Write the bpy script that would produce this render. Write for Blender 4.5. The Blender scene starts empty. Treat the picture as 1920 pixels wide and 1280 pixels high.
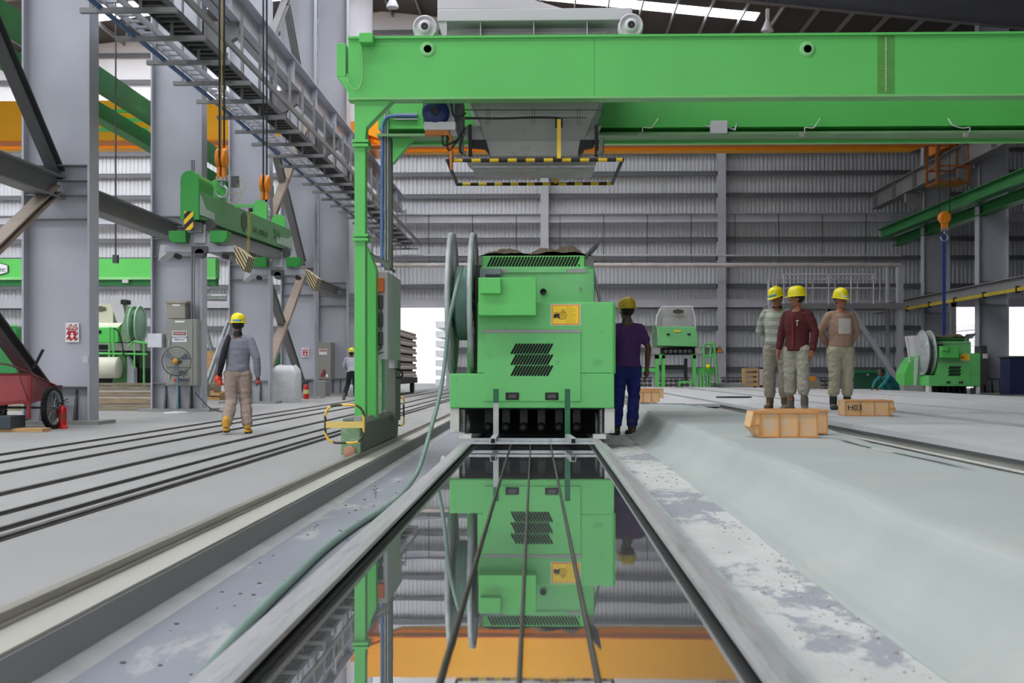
import bpy, bmesh, math, random
from mathutils import Vector, Matrix
PI = math.pi
rnd = random.Random(7)
SC = bpy.context.scene
COL = SC.collection
TMP = bpy.data.scenes.new('tmp')
def evalmesh(o):            # mesh of an object with its modifiers or glyphs applied
    TMP.collection.objects.link(o); TMP.view_layers[0].update(); dg = TMP.view_layers[0].depsgraph
    me = bpy.data.meshes.new_from_object(o.evaluated_get(dg)); me.name = o.name; bpy.data.objects.remove(o); return me

# ------------------------------------------------------------------ camera, world, exposure
F, YAW, CZ = 2200.0, math.atan(57/2200.0), 0.88
cam = bpy.data.cameras.new('camera'); camo = bpy.data.objects.new('camera', cam); COL.objects.link(camo)
cam.sensor_width = 36; cam.lens = F/1920*36; cam.shift_y = 57/1920
camo.location = (0, 0, CZ); camo.rotation_euler = (PI/2, 0, YAW)
cam.clip_start = .05; cam.clip_end = 400
cam.dof.use_dof = True; cam.dof.focus_distance = 12.6; cam.dof.aperture_fstop = 4.5
SC.camera = camo
SC.view_settings.view_transform = 'Standard'; SC.view_settings.look = 'None'
SC.view_settings.exposure = 0.12; SC.view_settings.gamma = 1
SC.cycles.max_bounces = 6; SC.cycles.diffuse_bounces = 4; SC.cycles.sample_clamp_indirect = 6
w = bpy.data.worlds.new('world'); SC.world = w; w.use_nodes = True
w.node_tree.nodes['Background'].inputs[0].default_value = (.93, .96, 1, 1)
w.node_tree.nodes['Background'].inputs[1].default_value = 1.3

# ------------------------------------------------------------------ pixel -> place helpers (the reference's 1920x1280 frame)
def ray(px, py):
    u = (px-960)/F; v = (697-py)/F; s, c = math.sin(YAW), math.cos(YAW)
    return (-s+u*c, c+u*s, v)
def W(px, py, D):
    d = ray(px, py); t = D/d[1]
    return Vector((d[0]*t, D, CZ+d[2]*t))
def G(px, py, z=0.0):
    d = ray(px, py); t = (z-CZ)/d[2]
    return Vector((d[0]*t, d[1]*t, z))
def PX(p):
    s, c = math.sin(YAW), math.cos(YAW)
    xc = p[0]*c+p[1]*s; zc = -p[0]*s+p[1]*c
    return (960+F*xc/zc, 697-F*(p[2]-CZ)/zc)

# ------------------------------------------------------------------ materials
def lin(c): return tuple((x/255/12.92 if x/255 <= .04045 else ((x/255+.055)/1.055)**2.4) for x in c)
def mat(name, rgb, rough=.5, metal=0, var=.12, scale=2.0, bump=0.0, bscale=40, dirt=None, dirt_amt=.0, dscale=1.5, emit=0, spec=.5, alpha=1, streak=None):
    m = bpy.data.materials.new(name); m.use_nodes = True
    nt = m.node_tree; b = nt.nodes['Principled BSDF']; L = nt.links
    base = lin(rgb)
    b.inputs['Roughness'].default_value = rough; b.inputs['Metallic'].default_value = metal
    b.inputs['Specular IOR Level'].default_value = spec
    if emit:
        b.inputs['Emission Color'].default_value = (*base, 1); b.inputs['Emission Strength'].default_value = emit
    if alpha < 1: b.inputs['Alpha'].default_value = alpha
    tc = nt.nodes.new('ShaderNodeTexCoord')
    src = tc.outputs['Object']
    if streak:
        mp = nt.nodes.new('ShaderNodeMapping'); mp.inputs['Scale'].default_value = streak
        L.new(src, mp.inputs[0]); src = mp.outputs[0]
    n = nt.nodes.new('ShaderNodeTexNoise'); n.inputs['Scale'].default_value = scale; n.inputs['Detail'].default_value = 6
    L.new(src, n.inputs['Vector'])
    r = nt.nodes.new('ShaderNodeValToRGB')
    r.color_ramp.elements[0].position = .3; r.color_ramp.elements[1].position = .7
    r.color_ramp.elements[0].color = (*[max(0, x*(1-var)) for x in base], 1)
    r.color_ramp.elements[1].color = (*[min(1, x*(1+var)) for x in base], 1)
    L.new(n.outputs['Fac'], r.inputs[0]); out = r.outputs[0]
    if dirt:
        n2 = nt.nodes.new('ShaderNodeTexNoise'); n2.inputs['Scale'].default_value = dscale; n2.inputs['Detail'].default_value = 8
        n2.inputs['Roughness'].default_value = .7
        L.new(src, n2.inputs['Vector'])
        r2 = nt.nodes.new('ShaderNodeValToRGB'); r2.color_ramp.elements[0].position = .62-dirt_amt*.25; r2.color_ramp.elements[1].position = .68
        r2.color_ramp.elements[0].color = (0, 0, 0, 1); r2.color_ramp.elements[1].color = (dirt_amt+.25,)*3+(1,)
        L.new(n2.outputs['Fac'], r2.inputs[0])
        mx = nt.nodes.new('ShaderNodeMix'); mx.data_type = 'RGBA'; mx.inputs[7].default_value = (*lin(dirt), 1)
        L.new(r2.outputs[0], mx.inputs[0]); L.new(out, mx.inputs[6]); out = mx.outputs[2]
    L.new(out, b.inputs['Base Color'])
    if bump:
        n3 = nt.nodes.new('ShaderNodeTexNoise'); n3.inputs['Scale'].default_value = bscale; n3.inputs['Detail'].default_value = 5
        L.new(src, n3.inputs['Vector'])
        bp = nt.nodes.new('ShaderNodeBump'); bp.inputs['Strength'].default_value = bump; bp.inputs['Distance'].default_value = .02
        L.new(n3.outputs['Fac'], bp.inputs['Height']); L.new(bp.outputs[0], b.inputs['Normal'])
    return m

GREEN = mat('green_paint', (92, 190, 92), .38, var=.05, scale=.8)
GREEN_DUSTY = mat('green_dusty', (114, 188, 118), .5, var=.08, scale=1.3, dirt=(165, 200, 168), dirt_amt=.25, dscale=1.1)
GREEN_WORN = mat('green_worn', (104, 192, 108), .42, var=.05, scale=1.1, dirt=(52, 116, 56), dirt_amt=.05, dscale=6)
GREEN_DARK = mat('green_dark', (38, 128, 62), .5, var=.12, scale=2)
GREEN_DEEP = mat('green_deep', (20, 96, 62), .45, var=.2, scale=6, dirt=(150, 165, 158), dirt_amt=.1, dscale=12)
GREEN_SPRAY = mat('green_spattered', (124, 158, 122), .75, var=.1, scale=4, dirt=(192, 194, 180), dirt_amt=.4, dscale=26)
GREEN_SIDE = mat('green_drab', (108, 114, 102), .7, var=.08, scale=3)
PLATE_GREEN = mat('green_beam', (44, 122, 60), .5, var=.08, scale=1, dirt=(110, 92, 30), dirt_amt=.05, dscale=2)
GREY = mat('grey_steel', (174, 175, 184), .45, var=.08, scale=.7, dirt=(150, 150, 154), dirt_amt=.2, dscale=.5)
GREY2 = mat('grey_steel_bracing', (128, 127, 128), .55, var=.1, scale=1)
GREY_DK = mat('dark_steel', (74, 74, 75), .55, var=.12, scale=1.5)
BROWNISH = mat('primed_steel', (152, 136, 124), .6, var=.12, scale=2)
GALV = mat('galvanised', (170, 174, 176), .42, metal=.55, var=.2, scale=7, dirt=(110, 112, 112), dirt_amt=.2, dscale=9)
GALV_D = mat('galvanised_flat', (172, 176, 176), .5, metal=.2, var=.15, scale=7)
STEEL_LIP = mat('bed_lip_steel', (192, 190, 194), .33, metal=.45, var=.12, scale=6, dirt=(128, 132, 132), dirt_amt=.35, dscale=8, streak=(6, .4, 6))
STEEL_DARK = mat('oiled_steel', (52, 56, 50), .35, metal=.5, var=.35, scale=5, streak=(8, .5, 8))
STRAND = mat('steel_strand', (84, 80, 76), .5, metal=.5, var=.3, scale=14)
BLACK = mat('black_rubber', (16, 16, 17), .6, var=.2)
BLACK2 = mat('black_cavity', (6, 8, 7), .85, var=.2)
CONC = mat('hall_concrete', (148, 147, 145), .72, var=.07, scale=.9, dirt=(126, 125, 124), dirt_amt=.35, dscale=.8, bump=.05, streak=(1, .35, 1))
CONC_DK = mat('concrete_face', (142, 141, 139), .85, var=.07, scale=2, streak=(1, .3, 1))
CONC_BLUE = mat('trough_floor', (134, 137, 145), .5, var=.1, scale=1.2, dirt=(176, 176, 175), dirt_amt=.5, dscale=1.7, bump=.08, streak=(1.6, .5, 1))
CONC_R = mat('stained_floor', (190, 190, 187), .65, var=.1, scale=3, dirt=(136, 139, 148), dirt_amt=.52, dscale=1.25, bump=.25, bscale=26, streak=(1.5, .8, 1))
SLAB = mat('slab_concrete', (176, 176, 176), .75, var=.05, scale=1.5, dirt=(152, 152, 152), dirt_amt=.3, dscale=1.2, streak=(1, .4, 1))
SLAB_EDGE = mat('slab_edge', (150, 150, 145), .7, var=.1, scale=2)
COVER = mat('green_grey_cover', (158, 164, 161), .85, var=.06, scale=1.1, dirt=(172, 171, 160), dirt_amt=.35, dscale=.8, bump=.25, bscale=9)
WHITE = mat('white_paint', (226, 227, 226), .5, var=.04)
WHITE_D = mat('white_dirty', (206, 204, 196), .6, var=.08, scale=6, dirt=(120, 116, 106), dirt_amt=.15, dscale=14)
CREAM = mat('cream_paint', (214, 212, 190), .5, var=.05)
PALEGREY = mat('pale_grey_paint', (200, 196, 200), .5, var=.04, scale=1.2)
PUTTY = mat('putty_grey', (146, 146, 138), .5, var=.03)
HOPPER = mat('hopper_steel', (150, 150, 146), .5, metal=.15, var=.12, scale=1.5, dirt=(120, 112, 98), dirt_amt=.3, dscale=2.2)
ORANGE = mat('crane_orange', (255, 176, 8), .45, var=.04, scale=.5)
ORANGE_D = mat('crane_orange_shaded', (226, 124, 24), .5, var=.05)  # darker copy of the crane orange, shade of the underside as colour
HOOKO = mat('hook_orange', (222, 130, 24), .45, var=.08)
YELLOW = mat('yellow_paint', (236, 196, 30), .45, var=.12, scale=12, dirt=(180, 160, 110), dirt_amt=.2, dscale=16)
HELMET = mat('helmet_yellow', (236, 218, 20), .35, var=.03)
HELMET_O = mat('helmet_mustard', (196, 164, 22), .4, var=.05)
BLUE = mat('motor_blue', (22, 34, 90), .4, var=.1)
BLUEPIPE = mat('blue_conduit', (74, 104, 148), .5, var=.1)
RED = mat('barrow_red', (150, 62, 66), .55, var=.12, scale=4, dirt=(110, 60, 60), dirt_amt=.3)
REDX = mat('extinguisher_red', (190, 20, 26), .35, var=.05)
HOSE = mat('pale_green_cable', (112, 134, 124), .55, var=.1, scale=6)
HOSE2 = mat('reel_cable', (134, 172, 158), .55, var=.12, scale=8)
WOOD = mat('raw_wood', (188, 152, 104), .75, var=.2, scale=3, streak=(1, 8, 8))
WOOD_G = mat('weathered_wood', (142, 130, 112), .8, var=.25, scale=3, streak=(1, 8, 8))
CRATE = mat('orange_crate', (216, 170, 112), .7, var=.06, scale=8, dirt=(194, 178, 158), dirt_amt=.75, dscale=14)
CRATE_R = mat('orange_crate_rim', (200, 142, 84), .65, var=.08, scale=8)
PLASTIC = mat('white_bag', (222, 224, 226), .35, var=.06, scale=5, bump=.6, bscale=9)
RUBBLE = mat('fresh_concrete', (96, 86, 68), .95, var=.35, scale=26, bump=.8, bscale=40)
ROOF = mat('roof_sheet', (78, 72, 66), .7, var=.1, scale=.5)
PANEL = mat('wall_panel_white', (242, 243, 248), .5, var=.04, scale=.2)
SKIN = mat('skin_dark', (96, 62, 48), .5, var=.08, scale=12)
SKIN2 = mat('skin_brown', (154, 100, 74), .5, var=.08, scale=12)
HAIR = mat('black_hair', (14, 12, 12), .7)
SIGN_W = mat('sign_white', (236, 236, 236), .5, var=.01)
SIGN_R = mat('sign_red', (176, 26, 40), .5, var=.01)
SIGN_K = mat('sign_black', (20, 18, 16), .5, var=.01)
SIGN_Y = mat('sign_yellow', (250, 206, 40), .5, var=.01)
SIGN_O = mat('sign_orange', (232, 106, 28), .5, var=.01)
TEALBAR = GREEN_DEEP

SHEET = mat('corrugated_sheet', (206, 208, 213), .45, metal=.1, var=.05, scale=.15)

def wet_mat():
    m = bpy.data.materials.new('wet_steel_plate'); m.use_nodes = True
    nt = m.node_tree; b = nt.nodes['Principled BSDF']; L = nt.links
    b.inputs['Metallic'].default_value = .9; b.inputs['Base Color'].default_value = (.52, .54, .54, 1)
    tc = nt.nodes.new('ShaderNodeTexCoord')
    n = nt.nodes.new('ShaderNodeTexNoise'); n.inputs['Scale'].default_value = 1.3; n.inputs['Detail'].default_value = 4
    L.new(tc.outputs['Object'], n.inputs['Vector'])
    r = nt.nodes.new('ShaderNodeMapRange'); r.inputs[1].default_value = .4; r.inputs[2].default_value = .75
    r.inputs[3].default_value = .008; r.inputs[4].default_value = .035
    L.new(n.outputs['Fac'], r.inputs[0]); L.new(r.outputs[0], b.inputs['Roughness'])
    n2 = nt.nodes.new('ShaderNodeTexNoise'); n2.inputs['Scale'].default_value = 3; n2.inputs['Detail'].default_value = 2
    L.new(tc.outputs['Object'], n2.inputs['Vector'])
    bp = nt.nodes.new('ShaderNodeBump'); bp.inputs['Strength'].default_value = .02; bp.inputs['Distance'].default_value = .01
    L.new(n2.outputs['Fac'], bp.inputs['Height']); L.new(bp.outputs[0], b.inputs['Normal'])
    return m
WET = wet_mat()
def sharpen(m, a, b, amt):       # give a material's stain mask a harder edge
    r = [n for n in m.node_tree.nodes if n.type == 'VALTORGB'][1].color_ramp
    r.elements[0].position = a; r.elements[1].position = b; r.elements[1].color = (amt,)*3+(1,)
sharpen(CONC_R, .515, .55, .85); sharpen(CONC_BLUE, .56, .62, .7)
def hazard_mat(name, period=.22, axis=(1, 0, 0), a=(20, 18, 16), bcol=(232, 190, 30)):
    m = bpy.data.materials.new(name); m.use_nodes = True
    nt = m.node_tree; b = nt.nodes['Principled BSDF']; L = nt.links; b.inputs['Roughness'].default_value = .5
    tc = nt.nodes.new('ShaderNodeTexCoord'); d = nt.nodes.new('ShaderNodeVectorMath'); d.operation = 'DOT_PRODUCT'
    d.inputs[1].default_value = axis; L.new(tc.outputs['Object'], d.inputs[0])
    q = nt.nodes.new('ShaderNodeMath'); q.operation = 'MULTIPLY'; q.inputs[1].default_value = 1/period; L.new(d.outputs['Value'], q.inputs[0])
    fr = nt.nodes.new('ShaderNodeMath'); fr.operation = 'FRACT'; L.new(q.outputs[0], fr.inputs[0])
    gt = nt.nodes.new('ShaderNodeMath'); gt.operation = 'GREATER_THAN'; gt.inputs[1].default_value = .5; L.new(fr.outputs[0], gt.inputs[0])
    mx = nt.nodes.new('ShaderNodeMix'); mx.data_type = 'RGBA'; mx.inputs[6].default_value = (*lin(a), 1); mx.inputs[7].default_value = (*lin(bcol), 1)
    L.new(gt.outputs[0], mx.inputs[0]); L.new(mx.outputs[2], b.inputs['Base Color'])
    return m
HAZ = hazard_mat('yellow_black_bands', .21, (1, 1, .3))
HAZ_D = hazard_mat('hazard_diagonal', .17, (.9, 0, -.9))
FIREPAT = hazard_mat('fire_sign_border', .06, (.7, 0, -.7), (176, 26, 40), (236, 236, 236))

# ------------------------------------------------------------------ mesh builder
class MB:
    def __init__(s): s.v = []; s.f = []; s.sm = []; s.mi = []; s.m = 0
    def add(s, vs, fs, smooth=False):
        k = len(s.v); s.v += [tuple(p) for p in vs]
        for f in fs: s.f.append([i+k for i in f]); s.sm.append(smooth); s.mi.append(s.m)
        return s
    def box(s, x0, x1, y0, y1, z0, z1):
        x0, x1 = min(x0, x1), max(x0, x1); y0, y1 = min(y0, y1), max(y0, y1); z0, z1 = min(z0, z1), max(z0, z1)
        v = [(x0,y0,z0),(x1,y0,z0),(x1,y1,z0),(x0,y1,z0),(x0,y0,z1),(x1,y0,z1),(x1,y1,z1),(x0,y1,z1)]
        return s.add(v, [(0,3,2,1),(4,5,6,7),(0,1,5,4),(1,2,6,5),(2,3,7,6),(3,0,4,7)])
    def pb(s, px0, py0, px1, py1, D, dep):            # box whose front face fills a pixel rect at depth D
        a = W(px0, py0, D); b = W(px1, py1, D)
        return s.box(a.x, b.x, D, D+dep, a.z, b.z)
    def prism(s, poly, ext):                           # polygon (3D points) extruded by a vector
        n = len(poly); e = Vector(ext); P = [Vector(p) for p in poly]
        return s.add(P+[p+e for p in P], [list(range(n))[::-1], list(range(n, 2*n))]+[(i, (i+1) % n, (i+1) % n+n, i+n) for i in range(n)])
    def bar(s, a, b, w, h=None, up=(0, 0, 1)):          # rectangular bar between two points
        a, b = Vector(a), Vector(b); h = h or w; d = (b-a).normalized(); u = Vector(up)
        if abs(d.dot(u)) > .98: u = Vector((0, 1, 0))
        x = d.cross(u).normalized()*w/2; z = x.cross(d).normalized()*h/2
        v = [a-x-z, a+x-z, a+x+z, a-x+z, b-x-z, b+x-z, b+x+z, b-x+z]
        return s.add(v, [(0,1,2,3),(7,6,5,4),(4,5,1,0),(5,6,2,1),(6,7,3,2),(7,4,0,3)])
    def ibeam(s, a, b, w, h, t=.02, up=(0, 0, 1)):
        a, b = Vector(a), Vector(b); d = (b-a).normalized(); u = Vector(up)
        if abs(d.dot(u)) > .98: u = Vector((0, 1, 0))
        x = d.cross(u).normalized(); z = x.cross(d).normalized()
        s.bar(a, b, t, h, up); s.bar(a+z*h/2, b+z*h/2, w, t*1.4, up); s.bar(a-z*h/2, b-z*h/2, w, t*1.4, up); return s
    def tube(s, pts, r, n=8, cap=True):
        P = [Vector(p) for p in pts]; k = len(P); R = r if isinstance(r, (list, tuple)) else [r]*k
        rings = []; pu = None
        for i, p in enumerate(P):
            d = ((P[min(i+1, k-1)]-p).normalized()+(p-P[max(i-1, 0)]).normalized())
            d = d.normalized() if d.length > 1e-6 else Vector((0, 0, 1))
            if pu is None: pu = d.orthogonal().normalized()
            pu = (pu-d*pu.dot(d)); pu = pu.normalized() if pu.length > 1e-6 else d.orthogonal().normalized()
            q = d.cross(pu)
            rings.append([p+(pu*math.cos(2*PI*j/n)+q*math.sin(2*PI*j/n))*R[i] for j in range(n)])
        v = [x for g in rings for x in g]
        f = [(i*n+j, i*n+(j+1) % n, (i+1)*n+(j+1) % n, (i+1)*n+j) for i in range(k-1) for j in range(n)]
        s.add(v, f, True)
        if cap: s.add(rings[0], [list(range(n))[::-1]]); s.add(rings[-1], [list(range(n))])
        return s
    def lathe(s, prof, o, axis=(0, 0, 1), n=24, smooth=True, a0=0, a1=2*PI):   # prof: (radius, along)
        o = Vector(o); ax = Vector(axis).normalized(); u = ax.orthogonal().normalized(); q = ax.cross(u); k = len(prof)
        v = [o+ax*h+(u*math.cos(2*PI*j/n)+q*math.sin(2*PI*j/n))*r for r, h in prof for j in range(n)]
        f = [(i*n+j, i*n+(j+1) % n, (i+1)*n+(j+1) % n, (i+1)*n+j) for i in range(k-1) for j in range(n)]
        s.add(v, f, smooth)
        if prof[0][0] > 1e-4: s.add(v[:n], [list(range(n))[::-1]])
        if prof[-1][0] > 1e-4: s.add(v[-n:], [list(range(n))])
        return s
    def ell(s, c, r, n=12, m=8, rot=None):
        c = Vector(c); v = []; rot = rot or Matrix.Identity(3)
        for i in range(m+1):
            t = PI*i/m
            for j in range(n):
                a = 2*PI*j/n
                v.append(c+rot@Vector((r[0]*math.sin(t)*math.cos(a), r[1]*math.sin(t)*math.sin(a), r[2]*math.cos(t))))
        return s.add(v, [(i*n+j, (i+1)*n+j, (i+1)*n+(j+1) % n, i*n+(j+1) % n) for i in range(m) for j in range(n)], True)
    def loft(s, rings, n=16):      # rings: (cx,cy,cz, rx,ry[, tilt])
        v = []
        for g in rings:
            for j in range(n):
                a = 2*PI*j/n; v.append((g[0]+g[3]*math.cos(a), g[1]+g[4]*math.sin(a), g[2]))
        k = len(rings)
        s.add(v, [(i*n+j, i*n+(j+1) % n, (i+1)*n+(j+1) % n, (i+1)*n+j) for i in range(k-1) for j in range(n)]+[list(range(n))[::-1], list(range((k-1)*n, k*n))], True)
        return s
    def build(s, name, material, parent=None, bevel=0, local=False, **kw):
        c = Vector((0, 0, 0))
        if not local and s.v:
            mn = [min(p[i] for p in s.v) for i in range(3)]; mxx = [max(p[i] for p in s.v) for i in range(3)]
            c = Vector([(mn[i]+mxx[i])/2 for i in range(3)])
            if kw.get('origin') is not None: c = Vector(kw['origin'])
        me = bpy.data.meshes.new(name)
        me.from_pydata([tuple(Vector(p)-c) for p in s.v], [], s.f)
        mats = material if isinstance(material, (list, tuple)) else [material]
        for m_ in mats: me.materials.append(m_)
        me.polygons.foreach_set('use_smooth', s.sm)
        if len(mats) > 1: me.polygons.foreach_set('material_index', s.mi)
        me.update()
        bm = bmesh.new(); bm.from_mesh(me); bmesh.ops.recalc_face_normals(bm, faces=bm.faces); bm.to_mesh(me); bm.free()
        o = bpy.data.objects.new(name, me); COL.objects.link(o)
        if parent is not None:
            o.parent = parent; o.location = c-(Vector((0, 0, 0)) if local else wl(parent))
        else: o.location = c
        if bevel:
            b = o.modifiers.new('bevel', 'BEVEL'); b.width = bevel; b.segments = 2; b.limit_method = 'ANGLE'; b.angle_limit = .7
        if kw.get('label'): o['label'] = kw['label']
        return o
def wl(o):
    p = Vector((0, 0, 0))
    while o is not None: p = p+Vector(o.location); o = o.parent
    return p
def tag(o, label=None, cat=None, group=None, kind=None):
    if label: o['label'] = label
    if cat: o['category'] = cat
    if group: o['group'] = group
    if kind: o['kind'] = kind
    return o
def empty(name, loc, label, cat, group=None):
    o = bpy.data.objects.new(name, None); o.empty_display_size = .2; COL.objects.link(o); o.location = loc
    return tag(o, label, cat, group)
def kids(o): return [x for x in bpy.data.objects if x.parent == o]
def dup(o, loc=None, rz=None, label=None, parent=None):
    tree = {}
    for x in bpy.data.objects:
        if x.parent: tree.setdefault(x.parent, []).append(x)
    def cp(a, par):
        c = a.copy(); COL.objects.link(c); c.parent = par
        for ch in tree.get(a, []): cp(ch, c)
        return c
    c = cp(o, parent)
    if loc is not None: c.location = loc
    if rz is not None: c.rotation_euler = (0, 0, rz)
    if label: c['label'] = label
    return c
def text(body, loc, size, material, parent, name='lettering', rot=(PI/2, 0, 0), align='CENTER', ext=.002, sx=1):
    c = bpy.data.curves.new(name, 'FONT'); c.body = body; c.size = size; c.extrude = ext; c.align_x = align; c.align_y = 'CENTER'
    c.materials.append(material); me = evalmesh(bpy.data.objects.new(name, c)); me.name = name; o = bpy.data.objects.new(name, me); COL.objects.link(o)
    o.parent = parent; o.location = Vector(loc)-(wl(parent) if parent else Vector((0, 0, 0))); o.rotation_euler = rot; o.scale = (sx, 1, 1)
    return o
def struct(mb, name, m): o = mb.build(name, m); o['kind'] = 'structure'; return o
# ================================================================== SETTING
FY0 = -16
YB = 58.5                       # back wall
def roofz(x): return 18.9-.106*abs(x+8)
# floor profile, extruded along Y
XS, XT, XBL = -1.69, -1.69, -.80
def strip(name, m, x0, x1, z0, z1, y0, y1):
    mb = MB(); mb.add([(x0, y0, z0), (x1, y0, z1), (x1, y1, z1), (x0, y1, z0)], [(0, 1, 2, 3)]); return struct(mb, name, m)
mb = MB(); mb.box(-40, XS, FY0, 90, -.3, 0)
fl = struct(mb, 'floor', CONC)
fl.modifiers.new('b', 'BEVEL').width = .012
mb = MB(); mb.box(XS+.001, -.2, FY0, YB, -.35, -.157); struct(mb, 'floor_trough', CONC_BLUE)
mb = MB(); mb.box(XS, XS+.012, FY0, YB, -.157, -.012); struct(mb, 'trim_1', CONC_DK)
mb = MB(); mb.box(-.2, 3.05, FY0, YB, -.35, .08); struct(mb, 'floor_walkway', CONC_R)
mb = MB(); mb.box(3.05, 34, FY0, YB, -.35, .08); struct(mb, 'floor_right', CONC)
mb = MB(); mb.box(-40, 60, 90, 160, -.4, -.02); mb.box(XS, 60, YB, 90, -.4, -.02)
struct(mb, 'floor_yard', mat('yard_concrete', (225, 225, 222), .8, var=.03))
# back wall of corrugated sheet, girts and posts, with two door openings
def X_at(px, D=YB): return W(px, 697, D).x
def Z_at(py, px=1017, D=YB): return W(px, py, D).z
d1 = (X_at(736), X_at(842), Z_at(568)); d2 = (X_at(1783), X_at(2040), Z_at(572))
mb = MB(); ZP = Z_at(262)
for x0, x1, z0, z1 in ((-40, d1[0], 0, ZP), (d1[0], d1[1], d1[2], ZP), (d1[1], d2[0], 0, ZP), (d2[0], d2[1], d2[2], ZP), (d2[1], 34, 0, ZP)):
    n_ = max(1, int((x1-x0)/.2)); st_ = (x1-x0)/n_; P_ = []
    for i in range(n_): P_ += [(x0+i*st_, YB+.05), (x0+(i+.42)*st_, YB+.05), (x0+(i+.52)*st_, YB), (x0+(i+.9)*st_, YB)]
    P_.append((x1, YB+.05)); k_ = len(P_)
    mb.add([(a_, b_, z0) for a_, b_ in P_]+[(a_, b_, z1) for a_, b_ in P_], [(q, q+1, k_+q+1, k_+q) for q in range(k_-1)]); mb.box(x0, x1, YB+.06, YB+.1, z0, z1)
struct(mb, 'wall_back', SHEET)
mb = MB(); mb.prism([(-40, YB, ZP), (34, YB, ZP), (34, YB, roofz(34)), (-8, YB, roofz(-8)), (-40, YB, roofz(-40))], (0, .08, 0))
struct(mb, 'wall_back_upper', PANEL)
GIRT_SHADE = mat('girt_steel_shaded', (104, 106, 110), .5, var=.05)  # galvanised girts, colour darkened to stand for their shading
mb = MB()
for py in (286, 327, 368, 450, 485, 537, 575, 615, 655, 692, 244, 200, 150, 100, 60):
    z = Z_at(py)
    for x0, x1 in ([(-40, 34)] if py < 560 else [(-40, d1[0]-.1), (d1[1]+.1, d2[0]-.2), (d2[1]+.2, 34)]):
        mb.box(x0, x1, YB-.2, YB, z+.08, z+.1); mb.box(x0, x1, YB-.2, YB-.18, z-.12, z+.1)
struct(mb, 'trim_2', GIRT_SHADE)
mb = MB()                                                     # wind beam, door heads, posts
mb.ibeam((-40, YB-.35, Z_at(411)), (34, YB-.35, Z_at(411)), .3, .42)
mb.box(-40, 34, YB-.4, YB-.2, Z_at(577), Z_at(562))
for px in (590, 1021, 1350):
    x = X_at(px); mb.box(x-.2, x+.2, YB-.62, YB-.6, 0, roofz(x)-.3); mb.box(x-.2, x+.2, YB-.2, YB-.18, 0, roofz(x)-.3); mb.box(x-.012, x+.012, YB-.6, YB-.2, 0, roofz(x)-.3)
for x in (d1[0], d1[1], d2[0], d2[1]): mb.box(x-.12, x+.12, YB-.4, YB+.1, 0, d1[2]+.1)
struct(mb, 'trim_3', mat('wall_frame_steel', (186, 186, 194), .5, var=.05))
# hide the low centre post where the photo has none: drop pipe runs
for k, (py, r, lab) in enumerate(((497, .11, 'thick pale horizontal pipe on the back wall'), (479, .05, 'thin grey horizontal pipe above the thick wall pipe'))):
    mb = MB(); p = W(600, py, 56.9); q = W(1690, py, 56.9); mb.tube([p, q], r, 10)
    pr = tag(mb.build('wall_pipe', mat('pipe%d' % k, (206, 196, 190) if k == 0 else (180, 180, 182), .5)), lab, 'pipe', 'pipes along the back wall')
    mb = MB()
    for px in range(640, 1690, 82):
        a = W(px, py, 56.9); mb.tube([a, a+Vector((0, 0, Z_at(411)-a.z))], .02, 5)
    mb.build('hanger', GREY_DK, pr)
# side walls, roof
mb = MB(); mb.box(33.9, 34, FY0, YB, 0, roofz(34)); struct(mb, 'wall_right', mat('side_sheet', (88, 90, 94), .6, var=.05))
mb = MB(); mb.box(7, 34, -1.6, -1.5, 0, 17); mb.box(-40, 7, -1.6, -1.5, 8.5, 18.5); struct(mb, 'front_light_block', mat('light_block_sheet', (150, 152, 156), .6))  # unseen screen behind the camera, added to cut the front light
mb = MB(); mb.box(-40, -39.9, 2, YB, 0, roofz(-40)); struct(mb, 'wall_left', PANEL)
# roof with openings for sky strips; all but the farthest added for light
SK = [(y, y+1.3) for y in (1, 7, 13.6, 20, 27, 34, 41, 47, 53)]
SX0, SX1 = -7.0, 2.6
SXE = lambda i: 9.8 if i == len(SK)-1 else (-1.5 if i == len(SK)-2 else SX1)
mb = MB(); th = .12
def rq(x0, x1, y0, y1):
    xs = [x0]+([-8] if x0 < -8 < x1 else [])+[x1]
    for a, b in zip(xs[:-1], xs[1:]):
        mb.prism([(a, y0, roofz(a)), (b, y0, roofz(b)), (b, y1, roofz(b)), (a, y1, roofz(a))], (0, 0, th))
FY = -1
rq(-40, SX0, FY, YB); rq(9.8, 34, FY, YB); rq(SX1, 9.8, FY, SK[-1][0]); rq(SX1, 9.8, SK[-1][1], YB)
ys = [FY]+[v for p in SK for v in p]+[YB]
for a, b in zip(ys[0::2], ys[1::2]): rq(SX0, SX1, a, b)
rq(-1.5, SX1, *SK[-2])
struct(mb, 'ceiling', ROOF)
SKY = bpy.data.materials.new('skylight_sheet'); SKY.use_nodes = True
b_ = SKY.node_tree.nodes['Principled BSDF']; b_.inputs['Emission Color'].default_value = (.93, .96, 1, 1); b_.inputs['Emission Strength'].default_value = 19
SKY_H = SKY.copy(); SKY_H.name = 'skylight_sheet_strong'; SKY_H.node_tree.nodes['Principled BSDF'].inputs['Emission Strength'].default_value = 27  # stronger glow, chosen to brighten the rear of the hall
SKY_L = SKY.copy(); SKY_L.name = 'skylight_sheet_weak'; SKY_L.node_tree.nodes['Principled BSDF'].inputs['Emission Strength'].default_value = 7  # weaker glow, chosen to keep the back wall from overlighting
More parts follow.
